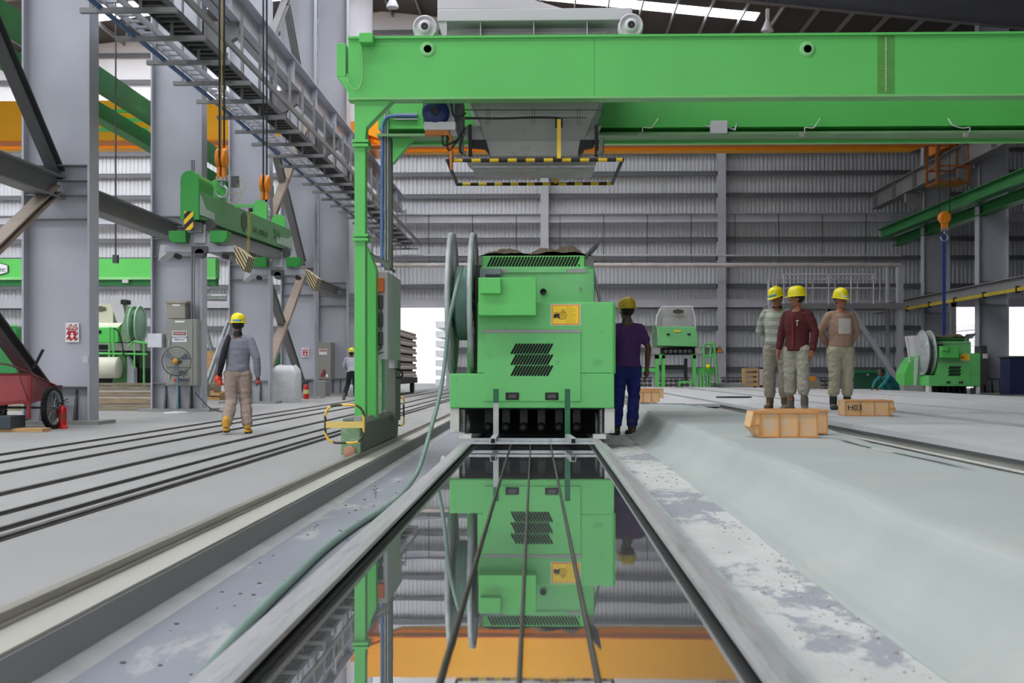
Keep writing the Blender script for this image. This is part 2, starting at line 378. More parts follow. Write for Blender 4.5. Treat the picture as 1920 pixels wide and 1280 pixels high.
for i, (a, b) in enumerate(SK):
    mb = MB(); x0, x1 = SX0+.02, SXE(i)-.02
    mb.prism([(x0, a+.02, roofz(x0)+.02), (x1, a+.02, roofz(x1)+.02), (x1, b-.02, roofz(x1)+.02), (x0, b-.02, roofz(x0)+.02)], (0, 0, .04))
    struct(mb, 'roof_glow_strip_%d' % (i+1), SKY_L if i == len(SK)-1 else (SKY_H if i >= 4 else SKY))
# unseen glowing roof strips, added to light the left bay and back wall
for i, y in enumerate((0, 14, 30, 46, 53)):
    mb = MB(); x0, x1 = -36, -8.5; z = lambda x: roofz(x)-.06
    mb.prism([(x0, y, z(x0)), (x1, y, z(x1)), (x1, y+2.0, z(x1)), (x0, y+2.0, z(x0))], (0, 0, .04)); struct(mb, 'roof_glow_strip_%d' % (i+12), SKY if i < 4 else SKY_L)
# rafters and purlins
mb = MB()
for y in (13, 19.5, 26, 32.5, 39, 45.5):
    for a, b in ((-8, 34), (-40, -8)):
        mb.ibeam((a, y, roofz(a)-1.2), (b, y, roofz(b)-1.2), .3, 1.7)
struct(mb, 'trim_4', mat('rafter_steel', (120, 120, 126), .5, var=.06))
mb = MB()
for x in [v*1.5 for v in range(-24, 23)]:
    mb.bar((x, 2, roofz(x)-.14), (x, YB, roofz(x)-.14), .07, .22)
struct(mb, 'trim_5', mat('purlin_steel', (150, 152, 154), .45, metal=.2, var=.06))

# ================================================================== COLUMNS
def column(xf, D, side, label, zt=None, web=True):
    """built-up H column; xf = face nearest the hall centre line, side = direction of the web away from it"""
    wd, fd = 1.15, .42; x1 = xf+side*wd; zt = zt or roofz(xf)-1.1
    r = empty('steel_column', ((xf+x1)/2, D+fd/2, 0), label, 'column', 'steel columns of the hall')
    for a, nm in ((xf, 1), (x1, -1)):
        mb = MB(); mb.box(a, a+side*nm*.035, D, D+fd, .06, zt); mb.build('flange', GREY, r)
    mb = MB(); mb.box(xf+side*.035, x1-side*.035, D+fd/2-.012, D+fd/2+.012, .06, zt); mb.build('web', GREY, r)
    mb = MB()
    for z in (4.35, 4.1, 3.85, 3.45, .62):
        mb.box(xf+side*.035, x1-side*.035, D+.04, D+fd-.04, z, z+.02)
    mb.build('stiffener', GREY2, r)
    mb = MB(); mb.box(min(xf, x1)-.22, max(xf, x1)+.22, D-.2, D+fd+.2, 0, .06)
    mb.build('base_plate', CONC, r)
    mb = MB()
    for t in (.25, .5, .75):
        x = xf+side*wd*t; mb.prism([(x-.02, D+fd/2, .06), (x-.02, D+.05, .06), (x-.02, D+fd/2, .62)], (.04, 0, 0))
    mb.build('gusset', GREY_DK, r)
    mb = MB(); zz = CZ+7.85; e = xf-side*.75                                     # crane bracket
    mb.prism([(xf, D+.1, zz), (e, D+.1, zz), (e, D+.1, zz-.35), (xf, D+.1, zz-.85)], (0, .22, 0)); mb.build('corbel', GREY2, r)
    return r
LX = -7.6
names = ['column out of the near left, partly outside the view', 'nearest left grey steel column carrying the red and white FIRE sign',
         'grey steel column behind the putty electrical cabinet with the plug sockets', 'third grey steel column along the left, right of the walking man',
         'fourth grey steel column at left, with small fire sign and extinguisher', 'grey steel column with second electrical cabinet beyond the white bag',
         'farthest left grey steel column beside the small man in black trousers']
COLS = {}
for i, D in enumerate((13, 19.5, 26, 32.5, 39, 45.5, 52)):
    if i == 0: continue
    COLS[i] = column(LX, D, -1, names[i])
RX = 16.75
for D, lab in ((45.5, 'dark grey steel column right of the small green machine beside the bright doorway'), (52, 'dark grey steel column behind the small machine at the far right'),
               (39, 'grey steel column beyond the right edge of the view')):
    if D > 40: column(RX, D, 1, lab)
# bracing between columns
def brace(a, b, lab, m=GREY2, w_=.2, h=.2, g='diagonal and level braces between the columns'):
    mb = MB(); mb.ibeam(a, b, w_, h, .02); return tag(mb.build('steel_brace', m), lab, 'brace', g)
BX = -8.2
brace((BX, 13.2, 9.4), (BX, 19.66, 4.2), 'dark diagonal brace coming down to the nearest column from the top left edge', GREY_DK)
brace((BX, 13.2, 4.1), (BX, 19.5, .35), 'dark diagonal brace running down behind the red barrow', GREY_DK)
brace((BX, 13.2, .4), (BX, 19.5, 3.95), 'pale brown diagonal brace rising to the nearest column from the left edge', BROWNISH, .24, .12)
brace((BX, 13.2, CZ+3.1), (BX, 19.6, CZ+3.1), 'level grey beam entering the nearest column from the left edge', GREY2, .3, .36)
brace((BX, 19.9, CZ+3.1), (BX, 26.1, CZ+3.1), 'level grey beam between the first and second left columns', GREY2, .3, .36)
brace((BX+.2, 26.4, CZ+3.1), (BX+.2, 32.6, CZ+3.1), 'level grey beam between the second and third left columns', GREY2, .3, .36)
brace((BX+.2, 39.4, CZ+3.1), (BX+.2, 45.6, CZ+3.1), 'level grey beam between the fourth and fifth left columns', GREY2, .3, .36)
brace((BX+.2, 32.9, 4.2), (BX+.2, 39, .4), 'grey diagonal brace falling behind the white plastic bag', GREY2)
brace((BX+.25, 32.9, .4), (BX+.25, 39, 4.3), 'pale brown diagonal brace crossing the grey one behind the white bag', BROWNISH, .26, .12)
brace((BX+.25, 32.9, 4.4), (BX+.25, 39, 9), 'pale brown upper brace rising behind the orange hook blocks', BROWNISH, .26, .12)
brace((BX+.2, 32.9, 9), (BX+.2, 39, 4.5), 'grey upper brace crossing behind the green lifting beam', GREY2)
for k, (z0, z1, s) in enumerate(((9.6, 15, 1), (15, 9.6, 1))):
    brace((BX+.3, 32.9, z0), (BX+.3, 39, z1), ('grey high brace leaning right above the crane beam', 'grey high brace leaning left above the crane beam')[k], GREY2)
# left runway beam, walkway trays
def longbeam(name, x, z0, z1, wf, y0, y1, m, lab, cat, stiff=0, side=1):
    r = empty(name, (x, (y0+y1)/2, z0), lab, cat)
    mb = MB(); mb.box(x-.012, x+.012, y0, y1, z0, z1); mb.build('web', m, r)
    mb = MB(); mb.box(x-wf/2, x+wf/2, y0, y1, z1-.03, z1); mb.build('top_flange', m, r)
    mb = MB(); mb.box(x-wf/2, x+wf/2, y0, y1, z0, z0+.03); mb.build('bottom_flange', m, r)
    if stiff:
        mb = MB(); y = y0+.5
        while y < y1: mb.box(x-wf/2+.02, x+wf/2-.02, y, y+.02, z0+.03, z1-.03); y += stiff
        mb.build('stiffener', m, r)
    return r
RUN = longbeam('crane_runway_beam', -7.0, CZ+7.85, CZ+8.6, .46, 12, YB-.7, GREY, 'long grey crane runway beam along the left columns', 'beam', 3.25)
mb = MB(); mb.box(-7.05, -6.95, 12, YB-.7, CZ+8.6, CZ+8.68); mb.build('crane_rail', GREY_DK, RUN)
mb = MB(); mb.box(-7.5, -7.24, 12, YB-.7, CZ+8.5, CZ+8.54); mb.build('walkway_plate', GREY2, RUN)
RUNR = longbeam('crane_runway_beam', 16.3, CZ+7.95, CZ+8.75, .46, 30, YB-.7, GREY2, 'long grey crane runway beam high on the right columns', 'beam', 3)
mb = MB(); mb.box(16.25, 16.35, 30, YB-.7, CZ+8.75, CZ+8.83); mb.build('crane_rail', SIGN_R, RUNR)
LB = longbeam('level_beam', 16.3, CZ+2.86, CZ+3.25, .3, 34, YB-.7, GREY2, 'level grey beam at the far right above the yellow power rail', 'beam')
mb = MB(); mb.box(16.0, 16.06, 36, 53.5, CZ+2.72, CZ+2.84)
yr = tag(mb.build('power_rail', mat('rail_yellow', (186, 166, 48), .5)), 'thin yellow power rail hung beneath the level beam at far right', 'rail')
mb = MB()
for y in range(37, 53, 3): mb = MB(); mb.box(15.98, 16.1, y, y+.1, CZ+2.66, CZ+2.9); mb.build('clamp', BLACK, yr)
for (x, z0, z1, y0, y1, lab) in ((16.2, CZ+6.35, CZ+6.8, 30, 56.5, 'upper green monorail beam slanting across the far right'), (16.9, CZ+6.0, CZ+6.4, 30, 56.5, 'lower shaded green monorail beam at the far right')):
    longbeam('monorail_beam', x, z0, z1, .4, y0, y1, PLATE_GREEN, lab, 'beam')
for (x, z0, z1, y0, y1, lab) in ((-9.35, CZ+5.95, CZ+6.35, 14, 40, 'upper dark green monorail beam between the left columns'), (-9.9, CZ+5.6, CZ+5.95, 14, 40, 'lower dark green monorail beam between the left columns')):
    mb = MB(); mb.box(x-.15, x+.15, y0, y1, z0, z1); o = mb.build('monorail_beam', PLATE_GREEN); tag(o, lab, 'beam')
def tray(x0, x1, z, lab, m, step=.3):
    r = empty('cable_tray', ((x0+x1)/2, 35, z), lab, 'cable tray')
    for x in (x0, x1): mb = MB(); mb.box(x-.015, x+.015, 13, YB-1, z-.06, z+.06); mb.build('side_rail', m, r)
    mb = MB(); y = 13
    while y < YB-1: mb.box(x0, x1, y, y+.09, z-.02, z+.02); y += step
    o = mb.build('rung', m, r); o['kind'] = 'stuff'
    return r
t1 = tray(-6.75, -6.3, CZ+6.2, 'wide black cable ladder running along the left columns', GREY_DK, .3)
mb = MB(); mb.box(-6.73, -6.32, 13, YB-1, CZ+6.22, CZ+6.3); mb.build('cable_bundle', BLACK, t1)
t2 = tray(-7.2, -6.92, CZ+6.1, 'narrow grey cable ladder beside the blue conduit', GREY, .36)
mb = MB(); mb.tube([(-7.28, 13, CZ+6.0), (-7.28, YB-1, CZ+6.0)], .045, 8); tag(mb.build('blue_conduit', BLUEPIPE), 'thin blue conduit running beside the grey cable ladder', 'pipe')
mb = MB(); mb.bar((-6.05, 13, CZ+6.35), (-6.05, YB-1, CZ+6.35), .06, .12); tag(mb.build('conductor_bar', GREY2), 'slim grey conductor bar right of the black cable ladder', 'rail')
y = 14.2; k = 0
arm = None
while y < YB-2:
    if arm is None:
        mb = MB(); mb.box(-7.6, -6.0, y, y+.1, CZ+5.9, CZ+5.98); mb.box(-6.62, -6.56, y, y+.03, CZ+5.98, CZ+7.85); mb.box(-7.42, -7.38, y, y+.03, CZ+5.98, CZ+7.85)
        arm = mb.build('bracket_arm', GREY2, t1)
        y0_ = arm.location.y-y
    else:
        c = arm.copy(); COL.objects.link(c); c.location.y = y+y0_
    y += 1.625
# ================================================================== OVERHEAD CRANES (far)
def far_crane(x0, x1, D, lab, tip=True):
    zb, zt = CZ+8.95, CZ+10.5
    r = empty('overhead_crane', ((x0+x1)/2, D, zb), lab, 'crane')
    t = 1.6 if tip else .01
    mb = MB(); mb.prism([(x0, D, zt), (x1, D, zt), (x1, D, zb+.55), (x1-t, D, zb), (x0+t, D, zb), (x0, D, zb+.55)], (0, .7, 0)); mb.build('box_girder', ORANGE, r)
    mb = MB(); mb.prism([(x0, D+1.6, zt), (x1, D+1.6, zt), (x1, D+1.6, zb+.55), (x1-t, D+1.6, zb), (x0+t, D+1.6, zb), (x0, D+1.6, zb+.55)], (0, .7, 0)); mb.build('box_girder', ORANGE, r)
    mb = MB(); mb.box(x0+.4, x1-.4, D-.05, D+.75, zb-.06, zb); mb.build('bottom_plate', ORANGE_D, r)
    for x in (x0, x1-.5):
        mb = MB(); mb.box(x, x+.5, D-1.2, D+3.2, zb-.0, zb+.65); mb.build('end_carriage', HOOKO, r)
        for yy in (D-.8, D+2.8):
            mb = MB(); mb.lathe([(.25, -.08), (.25, .08)], (x+.25, yy, CZ+8.68+.25), (1, 0, 0), 16); mb.build('wheel', BLACK, r)
    return r
C1 = far_crane(-7.35, 16.55, 46, 'orange overhead travelling crane girder behind the green gantry')
C2 = far_crane(-32, -9.3, 45, 'orange overhead crane girder in the left bay behind the columns', False)
for py in (208, 225, 243):
    a = W(170, py, 44.2); b = W(278, py, 44.2)
    mb = MB(); mb.bar(a, b, .08, .14); tag(mb.build('crane_rail_tube', GREEN), ('topmost', 'middle', 'lowest')[(208, 225, 243).index(py)]+' of three light green tubes before the left orange girder', 'tube', 'green tubes before the left orange girder')
# orange hanging cage on main crane + hook
cg = empty('crane_cage', W(1785, 345, 45.5), 'orange service cage hanging at the right end of the orange crane', 'cage')
a, b = W(1757, 262, 45.3), W(1816, 340, 45.3)
mb = MB()
for x in (a.x, b.x):
    for yy in (45.3, 46.5): mb.bar((x, yy, b.z), (x, yy, a.z+.6), .09)
for z in (b.z, (a.z+b.z)/2-.2): 
    for yy in (45.3, 46.5): mb.bar((a.x, yy, z), (b.x, yy, z), .07)
    for x in (a.x, b.x): mb.bar((x, 45.3, z), (x, 46.5, z), .07)
mb.build('cage_frame', mat('dull_orange', (150, 84, 26), .5), cg)
mb = MB(); mb.box(a.x, b.x, 45.3, 46.5, b.z-.05, b.z+.04); mb.build('cage_floor', mat('dull_yellow', (170, 120, 40), .5), cg)
def hook_block(name, px, pyt, pyb, D, lab, ztop, rot=0, sling=None):
    c = W(px, pyt, D); s = (W(px, pyt, D).z-W(px, pyb, D).z)
    r = empty(name, (c.x, D, W(px, pyb, D).z), lab, 'crane hook', None)
    R = s*.2 if rot else s*.21; zc = c.z-R
    ax = (0, 1, 0) if rot else (1, 0, 0)
    for t in (-1, 1):
        mb = MB(); o = Vector((c.x, D, zc))+Vector(ax)*t*R*.28
        mb.lathe([(R*.8, -.04), (R, -.02), (R, .02), (R*.8, .04)], o, ax, 20); q = Vector((c.x, D, zc-R*.9))+Vector(ax)*t*R*.24
        mb.bar(q+Vector((0, 0, R*.5)), q-Vector((0, 0, R*1.1)), R*.9 if rot else .05, .05 if rot else R*.9); mb.build('side_plate', HOOKO, r)
    mb = MB(); mb.lathe([(R*.75, -R*.3), (R*.6, 0), (R*.75, R*.3)], (c.x, D, zc), ax, 20); mb.build('sheave', GREY_DK, r)
    mb = MB(); mb.box(c.x-R*.45, c.x+R*.45, D-R*.45, D+R*.45, zc-R*2.1, zc-R*1.75); mb.tube([(c.x, D, zc-R*1.9), (c.x, D, zc-R*2.6)], R*.18, 8)
    hz = zc-R*2.6
    mb.tube([(c.x+R*.55*math.sin(t), D, hz-R*.55+R*.55*math.cos(t)) for t in [k*.35 for k in range(0, 15)]], R*.15, 8); mb.build('hook', GALV, r)
    mb = MB()
    for t in (-1, 1):
        o = Vector((c.x, D, zc))+(Vector((1, 0, 0)) if rot else Vector((0, 1, 0)))*t*R*.8
        mb.tube([o, (o.x, o.y, ztop)], .018, 5)
    mb.build('wire_rope', BLACK, r)
    return r
hook_block('crane_hook', 1771, 396, 455, 41.5, 'orange hook block with blue sling hanging at the far right', CZ+10, 1)
a = W(1770, 438, 41.5); mb = MB(); mb.box(a.x-.055, a.x+.055, 41.48, 41.52, W(1770, 646, 41.5).z, a.z); tag(mb.build('lifting_sling', mat('sling_blue', (40, 60, 130), .7)), 'long blue lifting sling hanging below the right hook', 'sling')
# ================================================================== LAMPS
for px, py, D, lab in ((736, 8, 34, 'white conical hall lamp above the left end of the green girder'), (1439, 52, 40, 'pale conical hall lamp hanging above the girder at right')):
    c = W(px, py, D); r = empty('hall_lamp', c, lab, 'lamp'); R = 12*D/F
    mb = MB(); mb.lathe([(R*.98, -R*.55), (R*.95, -R*.3), (R*.25, R*1.3), (R*.2, R*1.4)], c, (0, 0, 1), 20); mb.build('lamp_shade', PALEGREY, r)
    mb = MB(); mb.box(c.x-R*.25, c.x+R*.25, D-R*.25, D+R*.25, c.z+R*1.35, c.z+R*2.9); mb.build('ballast', PALEGREY, r)
    mb = MB(); mb.tube([(c.x, D, c.z+R*2.9), (c.x, D, roofz(c.x)-.2)], .02, 5); mb.build('rod', GREY_DK, r)
# ================================================================== CASTING BED (centre)
def lineX(xn, xf, y, y0=2.0, y1=11.4): return xn+(xf-xn)*(y-y0)/(y1-y0)
BZ, LZ = .13, .18                       # wet plate, lip top
bed = empty('casting_bed', (-.094, 6, -.157), 'long steel casting bed with a mirror-like wet plate in the foreground', 'casting bed')
mb = MB(); mb.box(-.70, .512, .8, 40, BZ-.03, BZ); mb.build('wet_plate', WET, bed)
for s, xi, xo in ((-1, -.697, -.80), (1, .509, .60)):
    mb = MB(); mb.prism([(xi, .8, LZ-.018), (xi, .8, LZ), (xi-s*-.0+s*.028, .8, LZ+.004), (xo, .8, LZ-.002), (xo, .8, LZ-.03)], (0, 39.2, 0))
    mb.build('side_rail', STEEL_LIP, bed)
    mb = MB(); mb.box(xi+s*.012, xo-s*.01, .8, 40, LZ-.03, LZ-.018); mb.box(xi+s*.02, xo-s*.03, .8, 40, -.3, LZ-.03); mb.build('side_form', STEEL_DARK, bed)
    mb = MB(); mb.box(xi-s*.012, xi+s*.02, .8, 40, BZ, BZ+.014); mb.build('seal_strip', BLACK, bed)
# outer apron of the bed on the right, level with the walkway
mb = MB(); mb.box(.60, .66, .8, 40, .05, .14); mb.box(-.86, -.80, .8, 40, -.157, .1); mb.build('foot_angle', GALV_D, bed)
for k, (xn, xf) in enumerate(((-.24, -.318), (-.05, -.118), (.14, .088))):
    mb = MB(); pts = []
    for i in range(30):
        y = .9+i*(13.2-.9)/29; pts.append((lineX(xn, xf, y), y, BZ+.012))
    mb.tube(pts, .0068, 7)
    tag(mb.build('prestressing_strand', STRAND), ('left', 'middle', 'right')[k]+' of the three dark steel strands stretched above the wet plate', 'steel strand', 'steel strands over the bed')
# frame at the bed end with two arms
fr = empty('bar_frame', (-.1, 11.5, LZ), 'galvanised bar frame with two upright arms across the bed before the machine', 'frame')
yb = 11.38
mb = MB(); mb.bar((-.72, yb, LZ+.012), (.54, yb, LZ+.012), .03, .025); mb.build('cross_bar', GALV, fr)
mb = MB(); mb.bar((-.72, yb+.55, LZ+.012), (.54, yb+.55, LZ+.012), .04, .03); mb.build('cross_bar', GALV, fr)
for x, m, mt in ((W(930, 800, 12.05).x, GALV_D, GREEN_DEEP), (W(1064, 800, 12.05).x, GREEN_DEEP, GREEN_DEEP)):
    zt = W(930, 729, 12.05).z; zm = W(930, 755, 12.05).z; dx = .0 if x < -.3 else .02
    mb = MB(); mb.bar((x, 12.05, LZ+.03), (x, 12.05, zm), .056, .05); mb.m = 1; mb.bar((x, 12.05, zm), (x, 12.05, zt), .056, .05)
    ar = mb.build('upright_arm', [m, mt], fr)
    mb = MB(); a = Vector((x+dx*2, 11.3, LZ+.035)); b = Vector((x, 12.07, LZ+.035)); mb.bar(a, b, .056, .056); mb.build('tube_foot', GALV_D, ar)
    mb = MB(); mb.bar(a-Vector((0, .004, 0)), a, .04, .04); mb.build('tube_mouth', BLACK2, ar)

# ================================================================== EXTRUDER MACHINE
AUG = mat('auger_black', (20, 21, 20), .5, var=.3, scale=9, dirt=(70, 68, 62), dirt_amt=.2, dscale=14)
def extruder(D, base, label):
    """built round the bed centre with its front face at depth D"""
    r = empty('slab_machine', (-.106, D, base), label, 'machine')
    B = lambda n, m, par=r, **k: mbx[0].build(n, m, par, **k)
    mbx = [None]
    def N(): mbx[0] = MB(); return mbx[0]
    x0, x1 = W(843, 700, D).x, W(1152, 700, D).x
    z = lambda py: W(1000, py, D).z
    X = lambda px: W(px, 700, D).x
    zb, zt, dep = z(765), z(566), 2.9
    # lower body: full width below the reel, then from px 897
    m_ = N(); m_.box(x0, x1, D, D+2.75, zb, z(700)); m_.box(X(895), x1, D, D+2.75, z(700), zt); body = B('body_shell', GREEN_WORN, bevel=.012)
    m_ = N(); m_.prism([(x0+.01, D+2.7, zb), (x0+.01, D+2.7, zt-.1), (x0+.01, D+3.15, zt-.35), (x0+.01, D+3.4, zb+.25), (x0+.01, D+3.4, zb)], (x1-x0-.02, 0, 0)); B('rear_hood', GREEN, bevel=.01)
    m_ = N(); m_.box(X(1147), X(1149), D-.003, D+.001, z(705), z(567)); m_.box(X(1150), x1+.012, D+.02, D+2.7, z(700), z(569)); B('side_panel', GREEN, body)
    # upper body
    m_ = N(); m_.prism([(X(897), D+.32, z(566)), (X(897), D+.32, z(499)), (X(897), D+.5, z(490)), (X(897), D+2.2, z(490)), (X(897), D+2.4, z(566))], (X(1117)-X(897), 0, 0)); up = B('upper_body', GREEN_DUSTY, bevel=.01)
    m_ = N(); m_.box(X(900), X(1099), D+.46, D+2.3, z(498), z(471)); gp = B('vent_panel', GREEN, bevel=.006)
    def slots(mb, px0, px1, py0, py1, n, yy, slant, w_):
        for i in range(n):
            a = px0+(px1-px0-slant)*i/(n-1); p = Vector((X(a), yy, z(py1))); q = Vector((X(a+slant), yy, z(py0)))
            d = (q-p).normalized(); nx = Vector((d.z, 0, -d.x))*w_/2; poly = []
            for t in range(7): th = PI/2+PI*t/6; poly.append(p+nx*math.cos(th-PI/2)*1+d*-w_/2*math.sin(th-PI/2))
            for t in range(7): th = PI*t/6; poly.append(q-nx*math.cos(th)+d*w_/2*math.sin(th))
            mb.prism(poly, (0, .012, 0))
    m_ = N(); slots(m_, 911, 1088, 474.5, 491.5, 29, D+.455, 8, .0215); m_.lathe([(.011, 0), (.011, .01)], (X(1088), D+.455, z(490)), (0, 1, 0), 10); B('vent_slots', BLACK2, gp)
    m_ = N(); m_.box(X(951), X(1063), D+.3, D+.47, z(506), z(499)); B('ledge_plate', GREEN_DUSTY, up)
    for a, b in ((931, 951), (1064, 1102)):
        m_ = N(); m_.box(X(a), X(b), D+.31, D+.33, z(506.5), z(499)); B('opening', HOPPER, up)
    # motor ends behind control box
    m_ = N(); m_.box(X(898), X(938), D+.18, D+.34, z(520), z(500))
    mot = B('electric_motor', mat('motor_grey', (112, 124, 126), .5))
    m_ = N()
    for i in range(11): m_.box(X(909+i*2.6), X(910.2+i*2.6), D+.165, D+.18, z(519), z(511))
    B('cooling_fin', BLACK2, mot)
    # control boxes
    bx0 = D-.28
    fx = lambda px, d=bx0: W(px, 600, d).x
    fz = lambda py, d=bx0: W(960, py, d).z
    m_ = N(); m_.box(fx(897), fx(1005.5), bx0, D+.02, fz(591), fz(520)); cb = B('control_cabinet', GREEN, bevel=.006)
    m_ = N(); m_.box(fx(900.5, bx0-.07), fx(939, bx0-.07), bx0-.07, bx0, fz(550, bx0-.07), fz(521, bx0-.07)); B('junction_box', GREEN, cb, bevel=.005)
    # door with vents
    m_ = N(); m_.box(X(907), X(1089), D-.012, D+.01, z(752), z(624)); dr = B('access_door', GREEN_WORN, bevel=.004)
    m_ = N(); m_.box(X(905), X(1090), D-.016, D+.01, z(624), z(618)); B('hinge_gap', HOPPER, dr)
    for py in (644, 664.5, 685):
        m_ = N(); slots(m_, 959.5, 1035, py+1.5, py+18, 13, D-.014, 9, .023); B('vent_slots', BLACK2, dr)
    for a in (948, 1022):
        m_ = N(); m_.box(X(a), X(a+25), D-.022, D-.006, z(749.5), z(735.5)); h = B('recessed_handle', BLACK, dr, bevel=.006)
        m_ = N(); m_.box(X(a+5), X(a+20), D-.0235, D-.021, z(746), z(739)); B('handle_pocket', GREY_DK, h)
    # sign
    m_ = N(); m_.box(X(1032.5), X(1088.5), D-.004, D+.002, z(610), z(570)); sg = B('warning_sign', CREAM)
    m_ = N(); m_.box(X(1034.5), X(1086.5), D-.006, D, z(608.5), z(571.5)); B('sign_border', SIGN_O, sg)
    m_ = N(); m_.box(X(1036), X(1085), D-.008, D, z(607), z(573)); B('sign_face', SIGN_Y, sg)
    m_ = N(); m_.box(X(1062.5), X(1063), D-.0095, D, z(607), z(573))
    for i in range(12):
        a = 1064.5; b = a+(9 if i % 4 == 0 else 15+(i*5) % 5); m_.box(X(a), X(b), D-.0092, D, z(575.6+i*2.6+.35), z(575.6+i*2.6))
    B('small_print', mat('print_brown', (150, 120, 40), .6), sg)
    m_ = N()
    for rr, w2 in ((6.6, .7), (3, .7)):
        cx, cz_ = X(1055), z(591.5); R = rr/179.3; q = 24
        for k in range(q):
            a, b = 2*PI*k/q, 2*PI*(k+1)/q
            m_.bar((cx+R*math.cos(a), D-.010, cz_+R*math.sin(a)), (cx+R*math.cos(b), D-.010, cz_+R*math.sin(b)), .004, .004)
    m_.prism([(X(1038), D-.0105, z(597)), (X(1038), D-.0105, z(590)), (X(1042), D-.0105, z(588)), (X(1049), D-.0105, z(588)), (X(1048), D-.0105, z(594)), (X(1051), D-.0105, z(599)), (X(1045), D-.0105, z(595))], (0, .004, 0))
    m_.box(X(1038), X(1049), D-.0105, D-.008, z(586.6), z(586)); m_.bar((X(1053), D-.01, z(584)), (X(1054), D-.01, z(579)), .004); m_.bar((X(1055.5), D-.01, z(584)), (X(1059), D-.01, z(581)), .004); m_.bar((X(1056), D-.01, z(585)), (X(1060), D-.01, z(585)), .004)
    B('pictogram', SIGN_K, sg)
    # socket + tap
    m_ = N(); m_.lathe([(.034, 0), (.034, -.02), (.026, -.022), (.026, -.008), (.0, -.008)], (X(1018.5), D+.32, z(543)), (0, 1, 0), 20); B('round_socket', BLACK)
    m_ = N(); m_.lathe([(.014, 0), (.014, -.02), (.005, -.03), (.0, -.03)], (X(1088.5), D+.32, z(536)), (0, 1, 0), 14); m_.box(X(1087.5), X(1089.5), D+.29, D+.32, z(541), z(537)); B('tap', GALV)
    # rubble in hopper and hopper flaps
    m_ = N(); nx, ny = 46, 14; vs = []; fs = []
    for j in range(ny+1):
        for i in range(nx+1):
            t, s_ = i/nx, j/ny; e = min(t, 1-t)*6; e = min(1, e)*min(1, min(s_, 1-s_)*5+.35)
            hgt = .03+.085*e+e*(.03*math.sin(t*9+1)+.022*math.sin(t*23+s_*9)+rnd.uniform(-.012, .012))
            vs.append((X(893)+(X(1116)-X(893))*t, D+.5+1.7*s_, z(471)-.03+hgt*1.1))
    for j in range(ny):
        for i in range(nx): fs.append((j*(nx+1)+i, j*(nx+1)+i+1, (j+1)*(nx+1)+i+1, (j+1)*(nx+1)+i))
    m_.add(vs, fs); B('concrete_mix', RUBBLE)
    m_ = N(); m_.box(X(893), X(1117), D+.5, D+2.2, z(490), z(471)); B('hopper_box', HOPPER)
    m_ = N(); m_.bar((X(1100), D+.45, z(476)), (X(1127), D+.45, z(447)), .9, .018, (0, 0, 1)); flp = B('hopper_flap', GREY_DK)
    m_ = N(); m_.tube([(X(1112), D+.6, z(478)), (X(1120), D+.6, z(510)), (X(1132), D+.6, z(566))], .014, 8); B('support_rod', GALV)
    m_ = N(); m_.bar((X(874), D+.9, z(435)), (X(882), D+.9, z(450)), .03, .05); B('bracket', GREY_DK)
    # undercarriage
    for a, b in ((843.5, 860.5), (1134, 1153)):
        m_ = N(); m_.box(X(a), X(b), D+.03, D+.35, z(812), z(765)); B('foot', WHITE_D, bevel=.006)
        m_ = N(); m_.box(X(a), X(b), D+2.3, D+2.6, z(812), z(765)); B('foot', WHITE_D)
    m_ = N(); m_.box(X(861), X(1133), D+1.0, D+1.05, base+.004, z(765)); m_.box(X(884), X(1112), D+.9, D+2.8, base-.045, base-.03); m_.box(X(861), X(1133), D+.05, D+2.8, z(768), z(764)); B('underbody_blackout', BLACK2)  # underside plate, plus black sheets added for the dark beneath the machine
    for xx in (W(876, 800, D+.3).x, W(1120, 800, D+.3).x):
        for dd in (.3, 2.3):
            m_ = N(); R = .125; m_.lathe([(R+.015, -.02), (R+.015, -.008), (R, -.006), (R, .02), (R*.5, .022), (R*.5, .03)], (xx, D+dd, base+R+.004), (1, 0, 0), 28); B('rail_wheel', GALV)
    for xx in (X(868), X(1128)):
        m_ = N(); m_.box(xx-.024, xx+.024, D+.12, D+.2, z(812), z(766)); chn = B('drive_chain', BLACK)
        m_ = N()
        for k in range(13): m_.box(xx-.012, xx+.012, D+.112, D+.121, z(811-k*3.4), z(809.3-k*3.4))
        B('chain_link', GALV, chn)
    for a, b in ((861, 884), (1112, 1136)):
        m_ = N(); m_.box(X(a), X(b), D-.05, D+.1, z(822), z(814)); B('skid_plate', WHITE_D)
    for i in range(6):
        xx = X(913+i*34); m_ = N(); m_.lathe([(.0, -.5), (.03, -.5), (.05, -.45), (.045, .3), (.06, .3), (.06, .5)], (xx, D+.75, .2+.09), (0, 1, 0), 12); m_.box(xx-.04, xx+.04, D+.35, D+.8, .27, z(770)); B('auger', AUG)
    # cable reel
    rc = Vector((0, D+.63, W(1000, 568.5, D+.63).z)); R = .775
    xl = W(838, 568, D-.14).x; xr = W(880, 568, D-.14).x
    rl = bpy.data.objects.new('cable_reel', None); COL.objects.link(rl); rl.parent = r; rl.location = Vector(((xl+xr)/2, rc.y, rc.z))-Vector(r.location)
